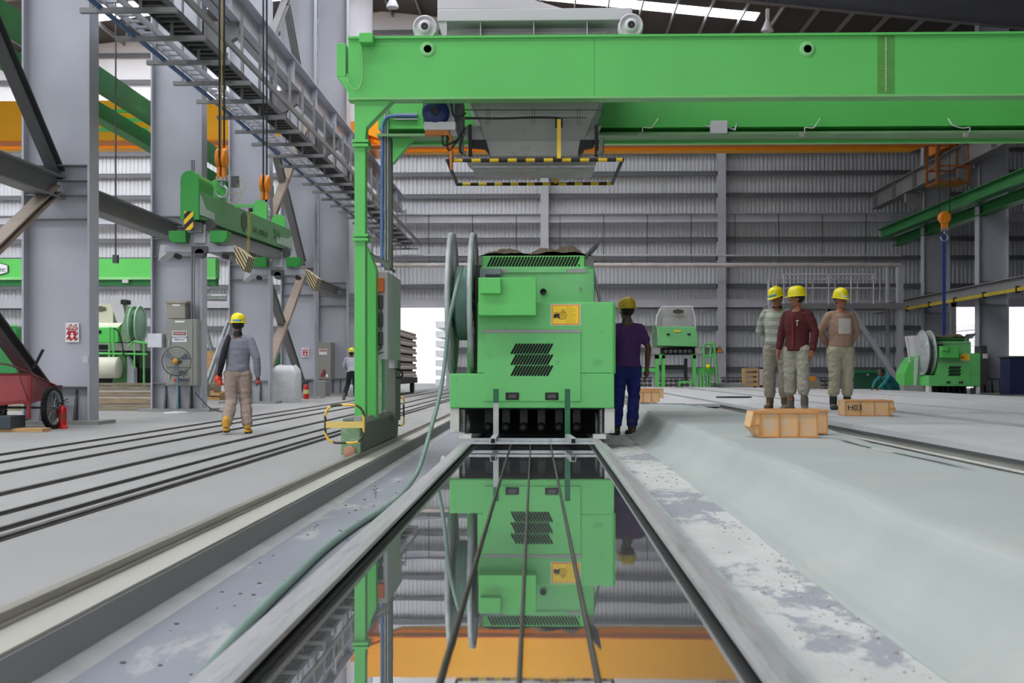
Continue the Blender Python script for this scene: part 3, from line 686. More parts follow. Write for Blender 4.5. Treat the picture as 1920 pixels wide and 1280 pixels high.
    for xx, s_ in ((xl, 1), (xr, -1)):
        m_ = N(); m_.lathe([(R-.10, -.006), (R-.07, -.014), (R, -.026), (R, .026), (R-.07, .014), (R-.10, .006)], (xx, rc.y, rc.z), (1, 0, 0), 56)
        m_.lathe([(.30, -.008), (R-.08, -.006), (R-.08, .006), (.30, .008), (.30, -.008)], (xx, rc.y, rc.z), (1, 0, 0), 56)
        for k in range(16):
            a = 2*PI*k/16; c_, s2 = math.cos(a), math.sin(a); m_.bar((xx, rc.y+.3*c_, rc.z+.3*s2), (xx, rc.y+(R-.02)*c_, rc.z+(R-.02)*s2), .03, .035, (1, 0, 0))
        B('reel_flange', GALV_D, rl)
    m_ = N(); m_.lathe([(.26, 0), (.26, xr-xl)], (xl, rc.y, rc.z), (1, 0, 0), 32); m_.lathe([(.05, 0), (.05, .35)], (xr-.05, rc.y, rc.z), (1, 0, 0), 12); B('reel_drum', GREEN_DARK, rl)
    m_ = N(); pts = []; n_ = 5
    for i in range(n_*20+1):
        a = 2*PI*i/20; t = i/(n_*20); pts.append((xl+.06+(xr-xl-.1)*t, rc.y+.385*math.cos(a), rc.z+.385*math.sin(a)))
    m_.tube(pts, .024, 7); pts = [(p[0]-.015, rc.y+(p[1]-rc.y)*.9, rc.z+(p[2]-rc.z)*.9) for p in pts]; m_.tube(pts, .024, 6); pts = [(p[0]+.02, rc.y+(p[1]-rc.y)*.9, rc.z+(p[2]-rc.z)*.9) for p in pts]; m_.tube(pts, .024, 6); B('wound_cable', HOSE2, rl)
    m_ = N(); m_.box(xr+.03, X(899), D+.4, D+.9, z(700), z(490)); B('reel_support', STEEL_DARK)
    return r
MACH = extruder(12.27, LZ, 'large green slab casting machine standing on the bed in the centre')
# pale cable from the reel to the foreground
pts = [W(866, 500, 12.55), W(858, 530, 12.15), W(850, 565, 12.0), W(841, 610, 11.98), W(836, 660, 11.95), W(829, 715, 11.85), W(820, 760, 11.7), W(809, 800, 11.45), W(798, 840, 11.1), W(785, 880, 10.75)]
zt = -.157+.022
pts += [G(768, 908, zt+.01)]+[G(x, y, zt) for x, y in ((745, 934), (712, 958), (668, 985), (610, 1028), (556, 1078), (500, 1132), (440, 1196), (385, 1262), (330, 1330), (240, 1440))]
def smooth(P, k=3):
    out = []
    for i in range(len(P)-1):
        p0 = P[max(i-1, 0)]; p1 = P[i]; p2 = P[i+1]; p3 = P[min(i+2, len(P)-1)]
        for j in range(k):
            t = j/k; out.append(.5*((2*p1)+(p2-p0)*t+(2*p0-5*p1+4*p2-p3)*t*t+(3*p1-p0-3*p2+p3)*t**3))
    return out+[P[-1]]
mb = MB(); mb.tube(smooth(pts, 5), .021, 10)
tag(mb.build('power_cable', HOSE), 'pale green cable running from the reel down along the bed to the foreground', 'cable')

# ================================================================== GANTRY CRANE
gy, gy2 = 12.6, 14.8                                   # near faces of the two girders
ga = empty('gantry_crane', (1.5, 13.6, 0), 'large bright green gantry crane straddling the casting bed', 'gantry crane')
zT, zB = CZ+630/174.6, CZ+511/174.6
gx0, gx1 = W(653, 120, gy).x, 9.2
mb = MB(); mb.box(gx0, gx1, gy, gy+.16, zB+.02, zT-.02); g1 = mb.build('front_girder', GREEN, ga)
mb = MB(); mb.box(gx0, gx1, gy-.03, gy+.2, zT-.025, zT); mb.build('top_flange', GREEN, g1)
mb = MB(); mb.box(gx0, gx1, gy-.03, gy+.17, zB, zB+.025); mb.build('bottom_flange', mat('flange_green', (120, 186, 112), .5, var=.06), g1)
for px, py in ((802, 92), (1514, 92)):
    c = W(px, py, gy); mb = MB(); mb.lathe([(.045, -.012), (.075, -.014), (.085, 0)], c, (0, 1, 0), 28); f = mb.build('hole_ring', mat('ring_green', (126, 196, 122), .5), g1)
    mb = MB(); mb.lathe([(.042, -.0135), (0, -.0135)], c, (0, 1, 0), 24); mb.build('round_hole', BLACK2, f)
a = W(1645, 70, gy); b = W(1677, 178, gy)
mb = MB(); mb.box(a.x, b.x, gy-.004, gy, zB+.03, zT-.03); mb.build('splice_band', mat('worn_band', (78, 150, 60), .6, var=.2, scale=5, dirt=(96, 110, 48), dirt_amt=.4, dscale=6), g1)
mb = MB()
for k in range(26): z_ = zB+.06+k*(zT-zB-.12)/25; mb.box((a.x+b.x)/2-.008, (a.x+b.x)/2+.006, gy-.012, gy-.003, z_, z_+.012)
o = mb.build('bolt_row', CREAM, g1)
mb = MB(); x_ = W(1114, 120, gy).x; mb.box(x_-.002, x_+.002, gy-.0015, gy, zB+.03, zT-.03); mb.build('weld_seam', GREEN_DARK, g1)
mb = MB(); mb.pb(673, 61, 699, 79, gy-.16, .16); mb.build('switch_box', GREEN, g1, bevel=.006)
mb = MB(); e0 = W(637, 72, gy); mb.prism([(gx0-.13, gy+.02, zT-.06), (gx0-.03, gy+.02, zT-.06), (gx0-.03, gy+.02, zT-.42), (gx0-.13, gy+.02, zT-.42)], (0, .4, 0)); mb.prism([(gx0-.12, gy+.02, zT-.42), (gx0-.0, gy+.02, zT-.42), (gx0-.0, gy+.02, zT-.6)], (0, .4, 0)); mb.build('end_box', GREEN, g1, bevel=.006)
mb = MB(); mb.tube(smooth([W(677, 80, gy-.03), W(680, 130, gy-.03), W(676, 160, gy-.03), W(665, 168, gy-.03), W(654, 155, gy-.03), W(651, 138, gy-.03)], 4), .006, 6); mb.build('looped_cable', mat('cable_green', (150, 190, 130), .5), g1)
# rear girder with ledge
hz = lambda py: CZ+(697-py)/F*gy2
rx0 = W(709, 200, gy2).x
mb = MB(); mb.box(rx0, gx1, gy2, gy2+.42, hz(222), zT-.02); g2 = mb.build('rear_girder', GREEN, ga)
mb = MB(); mb.box(rx0, gx1, gy2-.0, gy2+.4, hz(240), hz(222)); mb.box(rx0, gx1, gy2+.28, gy2+.4, hz(262), hz(240)); mb.build('ledge_beam', GREEN, g2)
mb = MB(); mb.box(rx0, gx1, gy2-.1, gy2+.42, hz(257), hz(252)); mb.build('bottom_flange', mat('flange_dusty', (112, 150, 104), .6, var=.08), g2)
for p0, p1 in ((1130, 1560), (1592, 2060), (720, 860)):
    for py in (247, 251):
        mb = MB(); mb.tube([W(p0, py, gy2+.2), W(p1, py, gy2+.2)], .009, 6); mb.build('conduit', GREEN_DUSTY, g2)
for px in (1200, 1504, 1812):
    mb = MB(); mb.pb(px-4, 248, px+4, 256, gy2-.14, .05); jb = mb.build('cable_clamp', PUTTY, g2)
    mb = MB(); s_ = -1 if px == 1812 else 1
    mb.tube(smooth([W(px+5, 248, gy2-.15), W(px+6, 239, gy2-.15), W(px+6+s_*14, 240, gy2-.15), W(px+s_*26, 234, gy2-.15), W(px+s_*34, 222, gy2-.02)], 4), .007, 6); mb.build('curved_cable', PALEGREY, jb)
mb = MB(); mb.pb(1333, 226, 1364, 249, gy2-.16, .1); jb = mb.build('junction_box', PALEGREY, g2, bevel=.006)
mb = MB(); mb.tube([W(1322, 236, gy2-.1), W(1333, 238, gy2-.1)], .014, 8); mb.tube([W(1364, 238, gy2-.1), W(1378, 244, gy2-.1), W(1382, 232, gy2-.1)], .014, 8); mb.build('cable_gland', GALV, jb)
# legs
def gbox(n, m, D, dep, px0, px1, py0, py1, par=ga, **k): mb = MB(); mb.pb(px0, py0, px1, py1, D, dep); return mb.build(n, m, par, **k)
leg1 = gbox('front_leg', GREEN, gy+.02, .16, 664.5, 685, 262, 797, bevel=.006)
mb = MB(); q = [W(664.5, 183, gy+.02), W(737, 183, gy+.02), W(737, 187, gy+.02), W(687, 238, gy+.02), W(685, 262, gy+.02), W(664.5, 262, gy+.02)]; mb.prism(q, (0, .16, 0)); mb.build('leg_head', GREEN, leg1, bevel=.005)
for py in (268, 445):
    gbox('leg_flange', GREEN, gy-.02, .24, 661, 690, py-7, py-2, leg1); gbox('leg_flange', GREEN, gy-.02, .24, 661, 690, py+1, py+6, leg1)
mb = MB(); mb.prism([W(688, 462, gy+.5), W(705, 505, gy+.5), W(705, 792, gy+.5), W(688, 792, gy+.5)], (0, .2, 0)); mb.build('middle_post', GREEN, ga, bevel=.005)
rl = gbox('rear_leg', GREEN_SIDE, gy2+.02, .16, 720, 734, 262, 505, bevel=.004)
mb = MB(); mb.prism([W(736, 258, gy2+.02), W(776, 258, gy2+.02), W(736, 306, gy2+.02)], (0, .14, 0)); mb.build('brace_plate', GREEN, rl)
gbox('rear_leg_lower', GREEN_DARK, gy2+.02, .16, 714, 732, 672, 785, bevel=.004)
gbox('guide_column', GREEN_SPRAY, gy+1.15, .1, 709, 716, 672, 789)
mb = MB(); mb.tube(smooth([W(782, 217, gy2-.05), W(745, 217, gy2-.05), W(726, 220, gy2-.05), W(719, 232, gy2-.05), W(717, 260, gy2-.05), W(716, 500, gy2-.05)], 4), .022, 8); cd = mb.build('conduit_bundle', BLUEPIPE, ga)
mb = MB(); mb.tube([W(722, 205, gy2-.03), W(722, 488, gy2-.03)], .012, 6); mb.tube([W(727, 205, gy2-.03), W(727, 488, gy2-.03)], .01, 6); mb.build('riser_conduit', GALV, ga)
mb = MB(); mb.pb(738, 212, 783, 214, gy2-.06, .04); mb.pb(738, 222, 783, 224, gy2-.06, .04); mb.build('cable_channel', GALV, ga)
mb = MB(); mb.prism([W(706, 478, gy+.9), W(731, 500, gy+.9), W(731, 506, gy+.9), W(706, 486, gy+.9)], (0, .5, 0)); mb.prism([W(690, 470, gy+.6), W(730, 494, gy+.6), W(730, 498, gy+.6), W(690, 474, gy+.6)], (0, .05, 0)); mb.build('cabinet_bracket', GREEN_SIDE, ga)
# control cabinet on the gantry
cb = gbox('control_cabinet', PALEGREY, gy+.75, 1.25, 703, 726.5, 509, 673, bevel=.005)
gbox('cabinet_door', PUTTY, gy+2.0, .03, 712, 739, 515, 672, cb)
gbox('orange_box', mat('box_orange', (224, 110, 40), .45), gy+.66, .09, 704, 719, 521, 547, cb, bevel=.004)
for k, py in enumerate((568, 601, 636)):
    mb = MB(); x_ = W(714, py, gy+.7); mb.loft([(x_.x, x_.y, x_.z-.075, .02, .02), (x_.x, x_.y, x_.z-.05, .028, .03), (x_.x, x_.y, x_.z+.07, .028, .03), (x_.x, x_.y, x_.z+.09, .02, .02)], 10)
    mb.box(x_.x-.012, x_.x+.012, x_.y-.02, x_.y+.02, x_.z-.11, x_.z-.07); mb.build('cable_plug', GREY_DK, cb)
mb = MB(); mb.tube(smooth([W(713, 645, gy+.7), W(711, 655, gy+.7), W(704, 662, gy+.72)], 4), .008, 6); mb.tube(smooth([W(719, 660, gy+.7), W(712, 662, gy+.7), W(703, 668, gy+.72)], 4), .006, 6); mb.build('cable', BLACK, cb)
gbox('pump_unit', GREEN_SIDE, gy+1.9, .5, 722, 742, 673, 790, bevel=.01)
mb = MB(); mb.tube(smooth([W(739, 690, gy+2), W(750, 694, gy+2), W(755, 702, gy+2), W(750, 708, gy+2), W(741, 706, gy+2)], 4), .012, 6); mb.build('hose_loop', BLACK, ga)
gbox('counter_box', PALEGREY, gy+1.6, .3, 729, 740, 672, 690)
# truck (bottom end carriage)
ty0, ty1 = 12.0, 15.1; tx0, tx1 = W(640, 820, ty0).x, W(676, 820, ty0).x
tr = tag(None or bpy.data.objects.new('end_truck', None)); COL.objects.link(tr); tr.parent = ga; tr.location = Vector(((tx0+tx1)/2, ty0, 0))-Vector(ga.location)
zc0, zc1 = .055, .40
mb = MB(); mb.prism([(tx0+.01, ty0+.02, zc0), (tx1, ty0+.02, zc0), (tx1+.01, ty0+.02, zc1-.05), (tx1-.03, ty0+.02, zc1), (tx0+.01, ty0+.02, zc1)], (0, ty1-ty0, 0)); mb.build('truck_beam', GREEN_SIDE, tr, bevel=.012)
mb = MB(); mb.prism([(tx0, ty0-.03, .03), (tx1-.01, ty0-.03, .03), (tx1+.005, ty0-.03, .06), (tx1+.005, ty0-.03, .32), (tx0, ty0-.03, .32)], (0, .05, 0)); mb.build('end_plate', GREEN_SPRAY, tr, bevel=.008)
mb = MB(); c = W(656, 847, ty0-.03); mb.lathe([(.062, 0), (.062, -.04), (.055, -.045), (0, -.045)], c, (0, 1, 0), 24); mb.build('round_buffer', mat('buffer_pink', (186, 138, 116), .85, var=.1, scale=20), tr)
for yy in (12.35, 14.7):
    mb = MB(); mb.lathe([(.1, -.03), (.1, .03)], ((tx0+tx1)/2, yy, .105), (1, 0, 0), 20); mb.build('rail_wheel', GREY_DK, tr)
def bumper(D, x0, x1, y0, y1, py0, py1, r_, lab):
    P = [W(x0, py1, D), W(x0, py0, D), W(x1, py0, D), W(x1, py1, D)]; rr = (P[2].x-P[1].x)*.28; out = []
    cs = [(P[0].x+rr, P[0].z+rr, PI*1.5, PI), (P[1].x+rr, P[1].z-rr, PI, PI*.5), (P[2].x-rr, P[2].z-rr, PI*.5, 0), (P[3].x-rr, P[3].z+rr, 0, -PI*.5)]
    for cx, cz_, a0, a1 in cs:
        for k in range(5): a = a0+(a1-a0)*k/4; out.append(Vector((cx+rr*math.cos(a), D, cz_+rr*math.sin(a))))
    out.append(out[0]); mb = MB(); mb.tube(out, r_, 8); o = mb.build('bumper_hoop', hz_m, tr); return o
hz_m = hazard_mat('chipped_bands', .26, (1, 0, .8), (60, 56, 44), (226, 188, 70))
bh = bumper(11.72, 610, 682, 0, 0, 759, 830, .013, '')
mb = MB(); a, b = W(610, 790, 11.73), W(682, 802, 11.73); mb.box(a.x, b.x, 11.71, 11.73, b.z, a.z); mb.build('bumper_plate', mat('chipped_yellow', (226, 200, 100), .6, var=.15, scale=30, dirt=(200, 170, 140), dirt_amt=.6, dscale=30), bh)
mb = MB(); mb.box(b.x-.1, b.x-.02, 11.73, 12.02, b.z, a.z+.05); mb.build('bumper_bracket', PUTTY, bh)
bumper(15.35, 741, 757, 0, 0, 744, 797, .013, '')
# ---- trolley with hopper
tro = empty('concrete_trolley', (W(980, 60, 13.6).x, 13.9, zT), 'pale grey hopper trolley riding on the green gantry girders', 'trolley')
T = lambda n, m, D, dep, a, b, c, d, par=tro, **k: gbox(n, m, D, dep, a, b, c, d, par, **k)
mb = MB(); mb.pb(820, 17, 1186, 37, 12.95, 2.3); bodyt = mb.build('trolley_frame', PALEGREY, tro, bevel=.01)
mb = MB(); mb.prism([W(820, 17, 13.0), W(820, -60, 13.0), W(960, -60, 13.0), W(1000, -1, 13.0), W(1030, 8, 13.0), W(1060, 17, 13.0)], (0, 2.1, 0)); mb.build('machinery_housing', PALEGREY, bodyt, bevel=.01)
mb = MB(); mb.pb(834, 37, 1175, 70, 13.25, 1.8); rec = mb.build('recessed_web', PALEGREY, tro)
for px in (901, 1001, 1101): T('rib', PALEGREY, 13.0, .26, px-.9, px+.9, 36, 68, rec)
mb = MB(); mb.prism([W(821, 37, 12.97), W(838, 37, 12.97), W(838, 70, 12.97), W(829, 70, 12.97)], (0, .1, 0)); mb.build('end_gusset', PALEGREY, rec)
for px in (797, 1183):
    c = W(px, 45, 12.72); R = 22.5*12.7/F
    c.z = zT+R
    mb = MB(); mb.lathe([(R*1.06, .1), (R*1.06, .06), (R, .05), (R, -.03), (R*.86, -.035), (R*.82, -.01), (R*.58, -.01), (R*.55, -.05), (R*.34, -.055), (0, -.055)], c, (0, 1, 0), 40); wh = mb.build('trolley_wheel', PALEGREY, tro)
    mb = MB(); mb.lathe([(R*.3, -.06), (R*.3, -.058), (0, -.058)], c, (0, 1, 0), 20); hb = mb.build('wheel_hub', GREY_DK, wh)
    mb = MB()
    for k in range(8): a = 2*PI*k/8; mb.lathe([(.01, -.068), (.01, -.06)], c+Vector((R*.2*math.cos(a), 0, R*.2*math.sin(a))), (0, 1, 0), 6)
    mb.build('wheel_bolt', BLACK, hb)
for yy in (14.95,):
    for px in (797, 1183):
        c = W(px, 45, 12.8); mb = MB(); R = 22.5*12.8/F; mb.lathe([(R, -.05), (R, .05)], (c.x, yy, zT+R), (0, 1, 0), 24); mb.build('trolley_wheel', PALEGREY, tro)
# hopper between the girders: loft of rectangles
def rect(px0, px1, py, D, d2): a = W(px0, py, D); b = W(px1, py, D); return [(a.x, D, a.z), (b.x, D, a.z), (b.x, d2, a.z), (a.x, d2, a.z)]
def loft4(n, m, rs, par, **k):
    mb = MB(); v = [p for q in rs for p in q]; f = []
    for i in range(len(rs)-1):
        for j in range(4): f.append((i*4+j, i*4+(j+1) % 4, (i+1)*4+(j+1) % 4, (i+1)*4+j))
    f += [(3, 2, 1, 0), tuple((len(rs)-1)*4+j for j in range(4))]; mb.add(v, f); return mb.build(n, m, par, **k)
hp = loft4('hopper', HOPPER, [rect(861, 1140, 60, 13.08, 14.7), rect(872, 1136, 172, 13.1, 14.7), rect(898, 1112, 222, 13.15, 14.5), rect(917, 1085, 294, 13.4, 14.2)], tro, bevel=.008)
mb = MB(); mb.prism([W(866, 236, 13.3), W(1128, 236, 13.3), W(1118, 262, 13.3), W(1088, 262, 13.3), W(1082, 292, 13.3), W(920, 292, 13.3), W(910, 262, 13.3), W(876, 262, 13.3)], (0, .04, 0)); mb.build('hopper_side_plate', HOPPER, hp)
for q in (((877, 262), (911, 262), (918, 290), (909, 278), (884, 276)), ((1088, 262), (1118, 262), (1112, 276), (1096, 278), (1086, 290))):
    mb = MB(); mb.prism([W(a, b, 13.28) for a, b in q], (0, .1, 0)); mb.build('slot_plate', BLACK, hp)
mb = MB(); mb.prism([W(872, 297, 13.7), W(1120, 297, 13.7), W(1117, 309, 13.7), W(1113, 322, 13.7), W(888, 322, 13.7), W(884, 309, 13.7)], (0, .45, 0)); dg = mb.build('discharge_gate', HOPPER, tro, bevel=.006)
mb = MB(); mb.pb(885, 311, 1116, 313.5, 13.685, .02); mb.build('gate_rib', GALV, dg)
for px, px2 in ((881, 881), (1118, 1118)):
    mb = MB(); mb.bar(W(px, 234, 13.15), W(px2+1, 294, 13.15), .04, .04); mb.build('guide_bar', BLACK, tro)
mb = MB(); mb.tube([W(868, 206, 12.98), W(1131, 206, 12.98), W(1131, 216, 12.98)], .007, 6); mb.tube([W(868, 223, 12.98), W(1100, 220, 12.98)], .007, 6)
for px in (915, 1000, 1085): mb.bar(W(px-2.5, 202, 12.97), W(px-2.5, 234, 12.97), .007); mb.bar(W(px+2.5, 202, 12.97), W(px+2.5, 234, 12.97), .007)
mb.build('water_pipe', GREY_DK, tro)
mb = MB(); mb.tube(smooth([W(872, 221, 12.95), W(940, 222, 12.95), W(1000, 220, 12.95), W(1048, 221, 12.95)], 4), .012, 6); mb.build('black_hose', BLACK, tro)
mb = MB(); mb.bar(W(1048, 224, 12.96), W(1048, 297, 12.96), .042); yp = mb.build('yellow_post', mat('post_yellow', (232, 190, 40), .45), tro)
mb = MB(); mb.pb(1041, 222, 1055, 236, 12.99, .1); mb.build('post_clamp', BLACK, yp)
# blue motor and boxes
mb = MB(); c = W(816, 209, 12.9); mb.lathe([(.0, -.02), (.12, 0), (.15, .03), (.155, .3), (.13, .36)], c, (0, 1, 0), 24); mo = mb.build('blue_motor', BLUE, tro)
mb = MB(); mb.lathe([(.045, -.035), (.05, -.02)], c, (0, 1, 0), 12); mb.build('fan_cap', BLACK, mo)
T('gear_housing', GREEN_DARK, 13.02, .3, 793, 836, 188, 230, bevel=.01)
T('drive_bracket', PALEGREY, 12.9, .35, 795, 854, 228, 243, bevel=.006); T('drive_column', GREY_DK, 13.1, .3, 850, 868, 188, 246)
T('grey_casing', GREY, 13.0, .2, 838, 852, 188, 228)
mb = MB(); mb.pb(797, 244, 841, 253, 12.92, .1); mb.tube(smooth([W(840, 250, 12.95), W(846, 262, 12.95), W(846, 300, 12.95), W(847, 318, 12.95)], 3), .018, 8); mb.build('orange_beacon_arm', mat('rust_orange', (186, 110, 40), .6), tro)
mb = MB()
for k, (a, b, c_) in enumerate((((830, 244), (832, 272), (858, 262)), ((838, 244), (842, 282), (872, 240)), ((846, 190), (852, 218), (874, 212)), ((836, 246), (848, 268), (866, 252)), ((868, 256), (862, 280), (868, 288)))):
    mb.tube(smooth([W(*a, 12.93+k*.01), W(*b, 12.93+k*.01), W(*c_, 12.93+k*.01)], 6), .011, 6)
mb.build('cable_loops', BLACK, tro)
mb = MB()
for s_, x_ in ((1, 863), (-1, 1130)): mb = MB(); mb.tube(smooth([W(x_, 258, 13.0), W(x_+s_*2, 270, 13.0), W(x_+s_*2, 284, 13.0), W(x_+s_*10, 288, 13.0)], 4), .028, 8); mb.build('hydraulic_cylinder', GREEN_SIDE, tro)
# yellow-black bumper frame
zf = CZ+2.345
A_, B_, C_, D_ = W(839, 297, 13.0), W(1167, 301, 13.0), W(1148, 347, 14.65), W(857, 343, 14.65)
for p in (A_, B_, C_, D_): p.z = zf
bf = bpy.data.objects.new('bumper_frame', None); COL.objects.link(bf); bf.parent = tro; bf.location = Vector((W(1000, 300, 13).x, 13, zf))-Vector(tro.location)
HX = hazard_mat('frame_bands', .2, (1, 0, 0), (24, 22, 20), (226, 186, 30))
for a, b, m in ((A_, B_, HX), (D_, C_, HX)): mb = MB(); mb.tube([a, b], .021, 8); mb.build('banded_bar', m, bf)
for a, b in ((A_, D_), (B_, C_)): mb = MB(); mb.tube([a, b], .021, 8); mb.build('side_bar', BLACK, bf)
mb = MB(); mb.bar(W(1042, 322, 14.62), (W(1042, 322, 14.62).x, 14.62, zf), .04); mb.build('stay', YELLOW, bf)
# crane rail on the shelf and floor rails
def rail(x, label, wide=.03, z=.0, h=.035, group=None, y0=1.5, y1=YB+10, m=None):
    mb = MB(); mb.box(x-wide*.9, x+wide*.9, y0, y1, z, z+h*.3); mb.box(x-wide*.5, x+wide*.5, y0, y1, z, z+h)
    o = mb.build('floor_rail', m or STEEL_DARK); tag(o, label, 'rail', group); return o
mb = MB(); mb.box(XS-.165, XS+.002, FY0, YB, -.01, .002); struct(mb, 'trim_6', mat('shelf_strip', (168, 165, 157), .8, var=.06, streak=(1, .3, 1)))
mb = MB(); mb.prism([(XS+.012, FY0, -.158), (XS+.012, FY0, -.14), (XS+.09, FY0, -.155), (XS+.11, FY0, -.158)], (0, YB-FY0, 0)); struct(mb, 'trim_7', mat('pale_foot_strip', (168, 168, 168), .85, var=.12, scale=3))  # thin pale strip along the foot of the step
RAILM = mat('worn_rail', (150, 146, 136), .45, metal=.4, var=.15, scale=4, streak=(8, .3, 8))
rail(-1.885, 'single raised rail in front carrying the gantry crane truck', .045, 0, .05, m=RAILM)
DKG = mat('floor_groove', (82, 80, 78), .8, var=.2, scale=5)
for xx, wd, lab in ((-2.84, .05, 'nearest'), (-3.0, .028, 'second'), (-3.33, .028, 'third'), (-3.87, .05, 'fourth'), (-4.68, .04, 'fifth'), (-5.22, .028, 'sixth'), (-5.70, .03, 'farthest')):
    rail(xx, lab+' of the seven dark steel rails left of the raised crane rail', wd*.8, 0, .022, 'dark steel rails set in the left floor', m=DKG)
# ================================================================== COVERED SLAB
nx, ny = 60, 110; vs = []; fs = []
from mathutils import noise as NZ
y0c, y1c = 1.0, 18.8
prof = [(1.05, .084), (1.11, .098), (1.18, .130), (1.24, .180), (1.285, .245), (1.315, .305), (1.345, .348), (1.40, .364), (1.48, .366), (1.6, .366), (1.9, .367), (2.2, .366), (2.45, .363), (2.53, .35), (2.56, .30), (2.565, .09)]
def pr(t):
    k = t*(len(prof)-1); i = min(int(k), len(prof)-2); f = k-i
    return (prof[i][0]+(prof[i+1][0]-prof[i][0])*f, prof[i][1]+(prof[i+1][1]-prof[i][1])*f)
for j in range(ny+1):
    y = y0c+(y1c-y0c)*j/ny
    for i in range(nx+1):
        x, z_ = pr(i/nx); n1 = NZ.noise(Vector((x*1.5, y*.8, 0))); n2 = NZ.noise(Vector((x*4, y*2.6, 3)))
        side = max(0, 1-abs(x-1.2)/.25)
        hi = 1 if x > 1.08 else 0
        wob = .05*NZ.noise(Vector((0, y*.35, 7)))+.02*NZ.noise(Vector((0, y*1.7, 9)))
        xr_ = x+(wob if x < 1.4 else (.10*math.sin(y*.55+1)+.04*math.sin(y*1.3) if x > 2.3 else 0))+side*.02*n2
        vs.append((xr_, y+(.15*math.sin(x*3) if j == ny else 0), max(.082, z_+hi*(.012*n1+side*.014*n2)*(1 if z_ > .12 else .3))))
for j in range(ny):
    for i in range(nx): fs.append((j*(nx+1)+i, j*(nx+1)+i+1, (j+1)*(nx+1)+i+1, (j+1)*(nx+1)+i))
mb = MB(); mb.add(vs, fs, True); cvr = mb.build('slab_cover', COVER); sm_ = cvr.modifiers.new('solid', 'SOLIDIFY'); sm_.thickness = .008
tag(cvr, 'wide pale green-grey curing cover draped over the slab at right', 'cover')
mb = MB(); mb.box(1.40, 2.5, 1.0, 18.7, .081, .34); tag(mb.build('covered_slab', SLAB), 'long concrete slab hidden under the pale green-grey cover', 'concrete slab')
mb = MB(); a, b = W(1210, 760, 18.95), W(1288, 760, 18.95); mb.box(a.x, b.x, 18.95, 19.5, .30, .36); mb.box(a.x, 2.5, 18.9, 19.0, .081, .3); tag(mb.build('steel_plate', mat('slate_plate', (78, 88, 96), .5)), 'flat dark slate plate lying behind the far end of the cover', 'plate')
# debris along the walkway: uncountable crumbs
mb = MB()
for k in range(420):
    y = 2.6+14*rnd.random()**1.3; x = 1.02-abs(rnd.gauss(0, .10))-(.0 if rnd.random() < .8 else rnd.random()*.3)
    if y > 11 and rnd.random() < .7: x = .75+rnd.random()*.35
    s_ = rnd.uniform(.002, .0075)*rnd.uniform(.6,1.3); mb.ell((x, y, .08+s_*.4), (s_, s_*1.3, s_*.8), 5, 4)
tag(mb.build('concrete_crumbs', mat('crumb', (172, 168, 162), .95, var=.2)), 'scattered grey concrete crumbs along the foot of the cover', 'debris', kind='stuff')
mb = MB()
for k in range(70):
    y = 2.8+9*rnd.random(); x = -1.55+.6*rnd.random(); s_ = rnd.uniform(.003, .009); mb.ell((x, y, -.157+s_*.4), (s_*1.6, s_*1.2, s_*.6), 5, 4)
tag(mb.build('gravel_bits', mat('bits', (108, 104, 100), .95)), 'small grey concrete bits on the floor left of the bed', 'debris', kind='stuff')
c = G(704, 936, -.157); mb = MB(); mb.tube([c, c+Vector((0, 0, .075))], .006, 7); mb.lathe([(.03, 0), (0, .004)], c, (0, 0, 1), 10); tag(mb.build('rebar_stub', GALV), 'short upright steel pin in the floor left of the pale cable', 'pin')
c = W(831, 803, 12.6); mb = MB(); mb.ell((c.x, 12.6, -.157+.07), (.035, .05, .07), 8, 6); tag(mb.build('concrete_lump', WHITE_D), 'small pale concrete lump against the step left of the machine', 'debris')
# ================================================================== SLABS to the right
def slab(x0, x1, y0, y1, zt, lab):
    r = empty('slab_bed', ((x0+x1)/2, (y0+y1)/2, .08), lab, 'casting bed', 'long concrete slab beds right of the cover')
    mb = MB(); mb.box(x0+.03, x1-.03, y0, y1, .075, zt-.07); mb.build('bed_base', SLAB_EDGE, r)
    mb = MB(); mb.box(x0, x1, y0, y1, zt-.05, zt); mb.build('slab_top', SLAB, r)
    mb = MB()
    for a in (x0, x1-.03): mb.box(a, a+.03, y0, y1, zt-.075, zt-.05)
    mb.build('edge_rail', GREY_DK, r)
    mb = MB(); mb.box(x0-.012, x0+.03, y0, y1, zt-.13, zt-.12); mb.build('edge_line', WHITE_D, r)
    return r
slab(3.14, 4.60, 4, 41, .35, 'long pale slab bed the three standing workers stand on')
slab(4.86, 5.95, 6, 41, .35, 'long pale slab bed just beyond the one the workers stand on')
slab(6.28, 8.05, 10, 41, .34, 'wide pale slab bed fourth from the right walkway')
slab(8.5, 10.6, 14, 38, .33, 'long pale slab bed farthest right before the small green machine')
slab(2.0, 2.95, 19.6, 41, .35, 'narrow pale slab bed beyond the covered slab')
